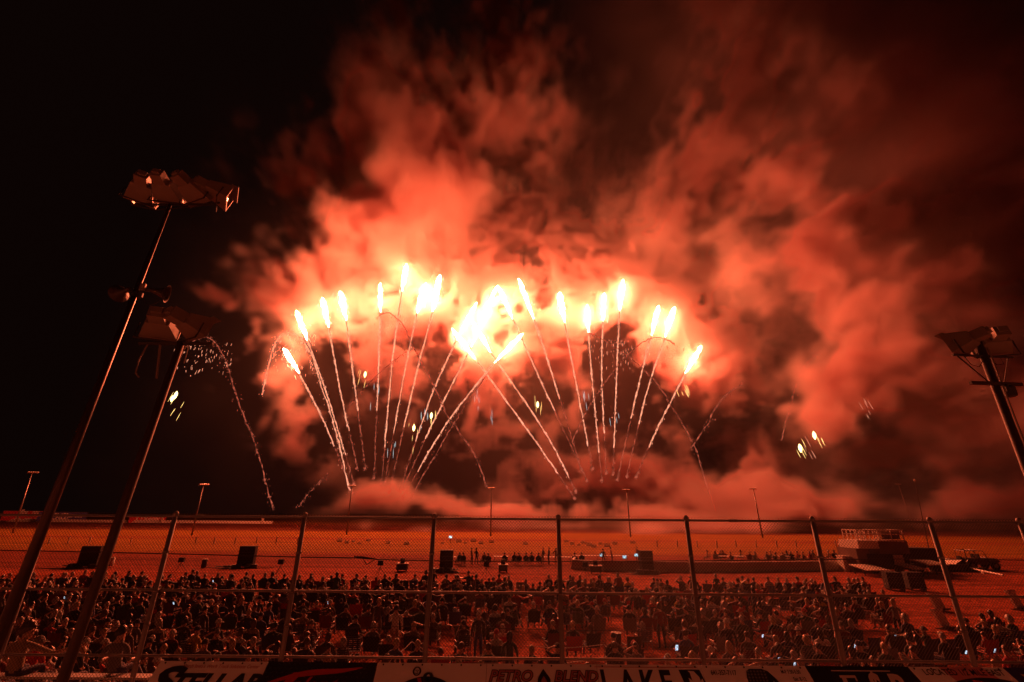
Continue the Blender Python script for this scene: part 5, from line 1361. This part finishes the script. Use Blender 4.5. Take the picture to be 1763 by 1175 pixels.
# --- ropes on stakes in the open patch
ROPE = mat("white_rope", (.8, .76, .7), .6, 0, .1, 20)
def rope(pts, label, stakes):
    W_ = [at_z(x, y, z_) for x, y, z_ in pts]; o0 = W_[0].copy(); mb = MB(); mb.tube([p - o0 for p in bez(W_, 5)], .016, n=5); o = mb.obj("rope", ROPE, None, True, o0)
    for i in stakes: mb = MB(); q = W_[i] - o0; mb.tube([(q.x, q.y, -o0.z), (q.x, q.y, q.z + .06)], .018, n=5); mb.obj("stake", STEELP, o)
    tag(o, label, "rope", "white ropes on stakes closing off the open ground"); return o
rope([(684,1128,.75),(697,1117,.8),(709,1105,.9)], "short piece of white rope rising to a stake behind the pale banner", (2,))
rope([(709,1105,.9),(735,1122,.7),(765,1133,.6),(800,1135,.6),(830,1127,.65),(855,1112,.85)], "long sagging white rope left of the middle fence post", (0, 5))
rope([(915,1113,.8),(960,1116,.7),(1005,1114,.75),(1040,1110,.85)], "nearly straight white rope right of the middle fence post", (0, 3))
rope([(1040,1110,.85),(1050,1120,.75),(1063,1128,.8)], "short white rope slanting down from the straight one's end", (2,))
rope([(1063,1128,.8),(1030,1134,.7),(1000,1139,.7),(965,1143,.7)], "white rope running back toward the banners at the bottom", ())
for x, y, lab in ((1062,1110,"small dark bin standing alone on the open ground"),):
    B = at_z(x, y); mb = MB(); mb.lathe((0, 0, 0), [(.20, 0), (.24, .45), (.26, .47)], 12); o = mb.obj("bin", BLK, loc=B); tag(o, lab, "bin")
# loose phones and small lights seen in the picture
for i, (x, y, z_) in enumerate(((111,1029,1.1),(299,1039,1.1),(367,1001,1.2),(359,1016,1.1),(565,1038,1.1),(1165,1115,1.0),(1145,1133,1.0),(1313,1095,1.2),(1341,1135,1.0),(1541,1096,.9),(1663,1123,1.1))):
    P_w = at_z(x, y, z_); o = phone(P_w, 0, None, .9 if i != 5 else 1.5)
    tag(o, ["lit phone near the tallest tower's pole", "lit phone low in the far rows, second bay", "lit phone at head height in the front row, left side", "lit phone just under another one at the front row, left side", "bright phone in the far rows of the third bay",
            "largest lit screen in the lower right of centre", "small lit phone close above the banner with the flame", "lit phone held high in the seventh bay", "lit phone just above the dark banner's left corner", "pale lit phone low beside the seventh post's foot", "violet lit phone near the last full post"][i], "phone", "phones glowing in the crowd")
# --- spent arcs and falling stars over the infield
def arc(pts, label, sparks=None, w=.27, seed=1, bright=False):
    r_ = random.Random(seed); W_ = [at_y(x, y, FIRE_Y - 4) for x, y in pts]; P_ = bez(W_, 9); o0 = P_[0].copy(); mb = MB()
    mb.tube([p - o0 + Vector([r_.gauss(0, .16) for _ in range(3)]) for p in P_], [w * r_.uniform(.5, 1.2) for _ in P_], n=4)
    for k_ in range(int(len(P_) * 2.5)):
        p = r_.choice(P_) - o0 + Vector([r_.gauss(0, .8) for _ in range(3)]); s = r_.uniform(.06, .16); mb.tube([p, p - Vector((0, 0, s * 4))], s, n=3)
    o = mb.obj("spent_spark_arc", TAIL if bright else TAIL_DIM, loc=o0)
    if sparks:
        n_, x0, x1, y0, y1 = sparks; mb = MB()
        for k_ in range(n_):
            x = r_.uniform(x0, x1); y = y0 + (y1 - y0) * abs(r_.gauss(0, .45)); 
            if y > y1: continue
            p = at_y(x, y, FIRE_Y - 4 + r_.uniform(-4, 4)) - o0; L_ = r_.uniform(.3, 1.6); s = r_.uniform(.09, .2); mb.tube([p, p - Vector((r_.uniform(-.3, .3), 0, L_))], [s * .8, s * .4], n=3)
        mb.obj("falling_spark", SPARK if bright else TAIL, o)
    tag(o, label, "firework", "thin arcs of spent sparks"); return o
arc([(838,838),(826,805),(812,774),(772,717),(745,660),(710,596),(695,562),(670,539),(652,545)], "long spent arc curling over at the left of the tallest comets", (70,645,700,545,600), seed=1)
arc([(602,845),(588,780),(572,720),(552,660),(535,610),(515,580),(498,572),(480,582),(466,612),(452,680)], "spent arc curling over above the lowest left comet", (110,470,545,575,650), seed=2, bright=True)
arc([(470,878),(458,830),(440,765),(425,730),(410,690),(395,640),(383,610),(366,586),(345,581),(322,596)], "faint spent arc dropping at the far left over the golden stars", (90,300,400,590,660), seed=3)
arc([(1232,880),(1215,830),(1195,768),(1160,705),(1130,660),(1090,620),(1062,600),(1030,580),(1012,574)], "long spent arc falling to the right below the right comets", (70,1010,1090,585,650), seed=4)
arc([(1190,772),(1215,735),(1241,690),(1279,659)], "short spent arc rising right from the fork at the right", None, seed=5)
arc([(985,760),(1015,700),(1045,655),(1080,612),(1110,588),(1135,582),(1160,592)], "spent arc curling over between the close right pair of comets", (60,1100,1190,590,640), seed=6)
arc([(600,700),(640,655),(680,620),(700,606)], "short spent arc crossing the tails of the left comets", None, seed=7)
arc([(1345,760),(1358,710),(1370,665),(1390,625),(1412,604)], "very faint arc standing in the right hand smoke", None, w=.2, seed=8)
arc([(700,870),(740,800),(772,745),(800,700),(835,650)], "spent arc along the tail of the long low right-going comet", None, seed=9)
arc([(515,872),(540,840),(565,815)], "short faint arc near the ground at the left of the fan", None, w=.2, seed=10)
def star(cx, cy_, n, m, label, sx=6, sy=12, L=(1.5, 4.5), w=.07, seed=1, cores=1, dx=.3):
    r_ = random.Random(seed); SY = 158 if cx > 1300 else FIRE_Y - 6; o0 = at_y(cx, cy_, SY); mb = MB()
    for k_ in range(n):
        p = at_y(cx + r_.gauss(0, sx), cy_ + r_.gauss(0, sy), SY) - o0; l = r_.uniform(*L); mb.tube([p, p + Vector((l * .5 * dx, 0, -l / 2)), p + Vector((l * dx, 0, -l))], [w * .3, w, w * .3], n=4)
    o = mb.obj("falling_star", m, loc=o0)
    for k_ in range(cores):
        mb = MB(); p = Vector((r_.gauss(0, sx * .15), 0, r_.gauss(0, sy * .12) if cores > 1 else 0)); mb.tube([p + Vector((0, 0, 1.5)), p + Vector((0, 0, .5)), p + Vector((0, 0, -.5)), p - Vector((0, 0, 1.5))], [.08, .58, .58, .08], n=7); mb.obj("burning_core", glow("star_core", (1.0, .74, .28), 4.5), o)
    tag(o, label, "firework", "small falling stars"); return o
star(300, 687, 9, GOLD, "bright cluster of golden stars at the far left", 9, 16, cores=3, dx=-.3, seed=1)
star(623, 645, 5, GOLD, "small golden star between the fourth and fifth comet tails", 4, 10, seed=2, dx=-.1)
star(710, 737, 5, GOLD, "golden star lowest among the comet tails", 5, 10, seed=3, dx=0)
star(742, 716, 6, GOLD, "golden star just above and right of the lowest one", 5, 10, seed=4, dx=0)
star(926, 697, 5, GOLD, "golden star right of the central tails", 4, 9, seed=5, dx=0)
star(1378, 772, 4, GOLD, "bright golden star alone at the right", 4, 9, seed=6)
star(1408, 750, 4, GOLD, "smaller golden star just above the bright right hand one", 5, 9, seed=7)
star(1488, 690, 6, TAIL, "group of thin slanted streaks at the right", 9, 9, cores=0, seed=8)
star(1180, 672, 8, GOLD, "golden streaks under the lowest right comet", 7, 10, cores=0, seed=9, w=.11)
star(1393, 765, 5, TAIL, "thin streaks between the two right hand golden stars", 9, 9, cores=0, seed=18)
for i, (x, y, n_, lab) in enumerate(((683,765,4,"pale streaks left of the lowest golden star"),(822,684,5,"pale streaks left of the central gap"),(842,712,3,"pair of pale streaks in the central gap"),(1010,680,5,"pale streaks among the right tails"),(1056,722,3,"pale streak under the right tails"),(733,715,7,"pale streaks between the two low golden stars"),(645,670,4,"pale streaks beside the small golden star"))):
    star(x, y, n_, COOL, lab, 5, 9, (2, 4), .09, 30 + i, cores=0, dx=.08)
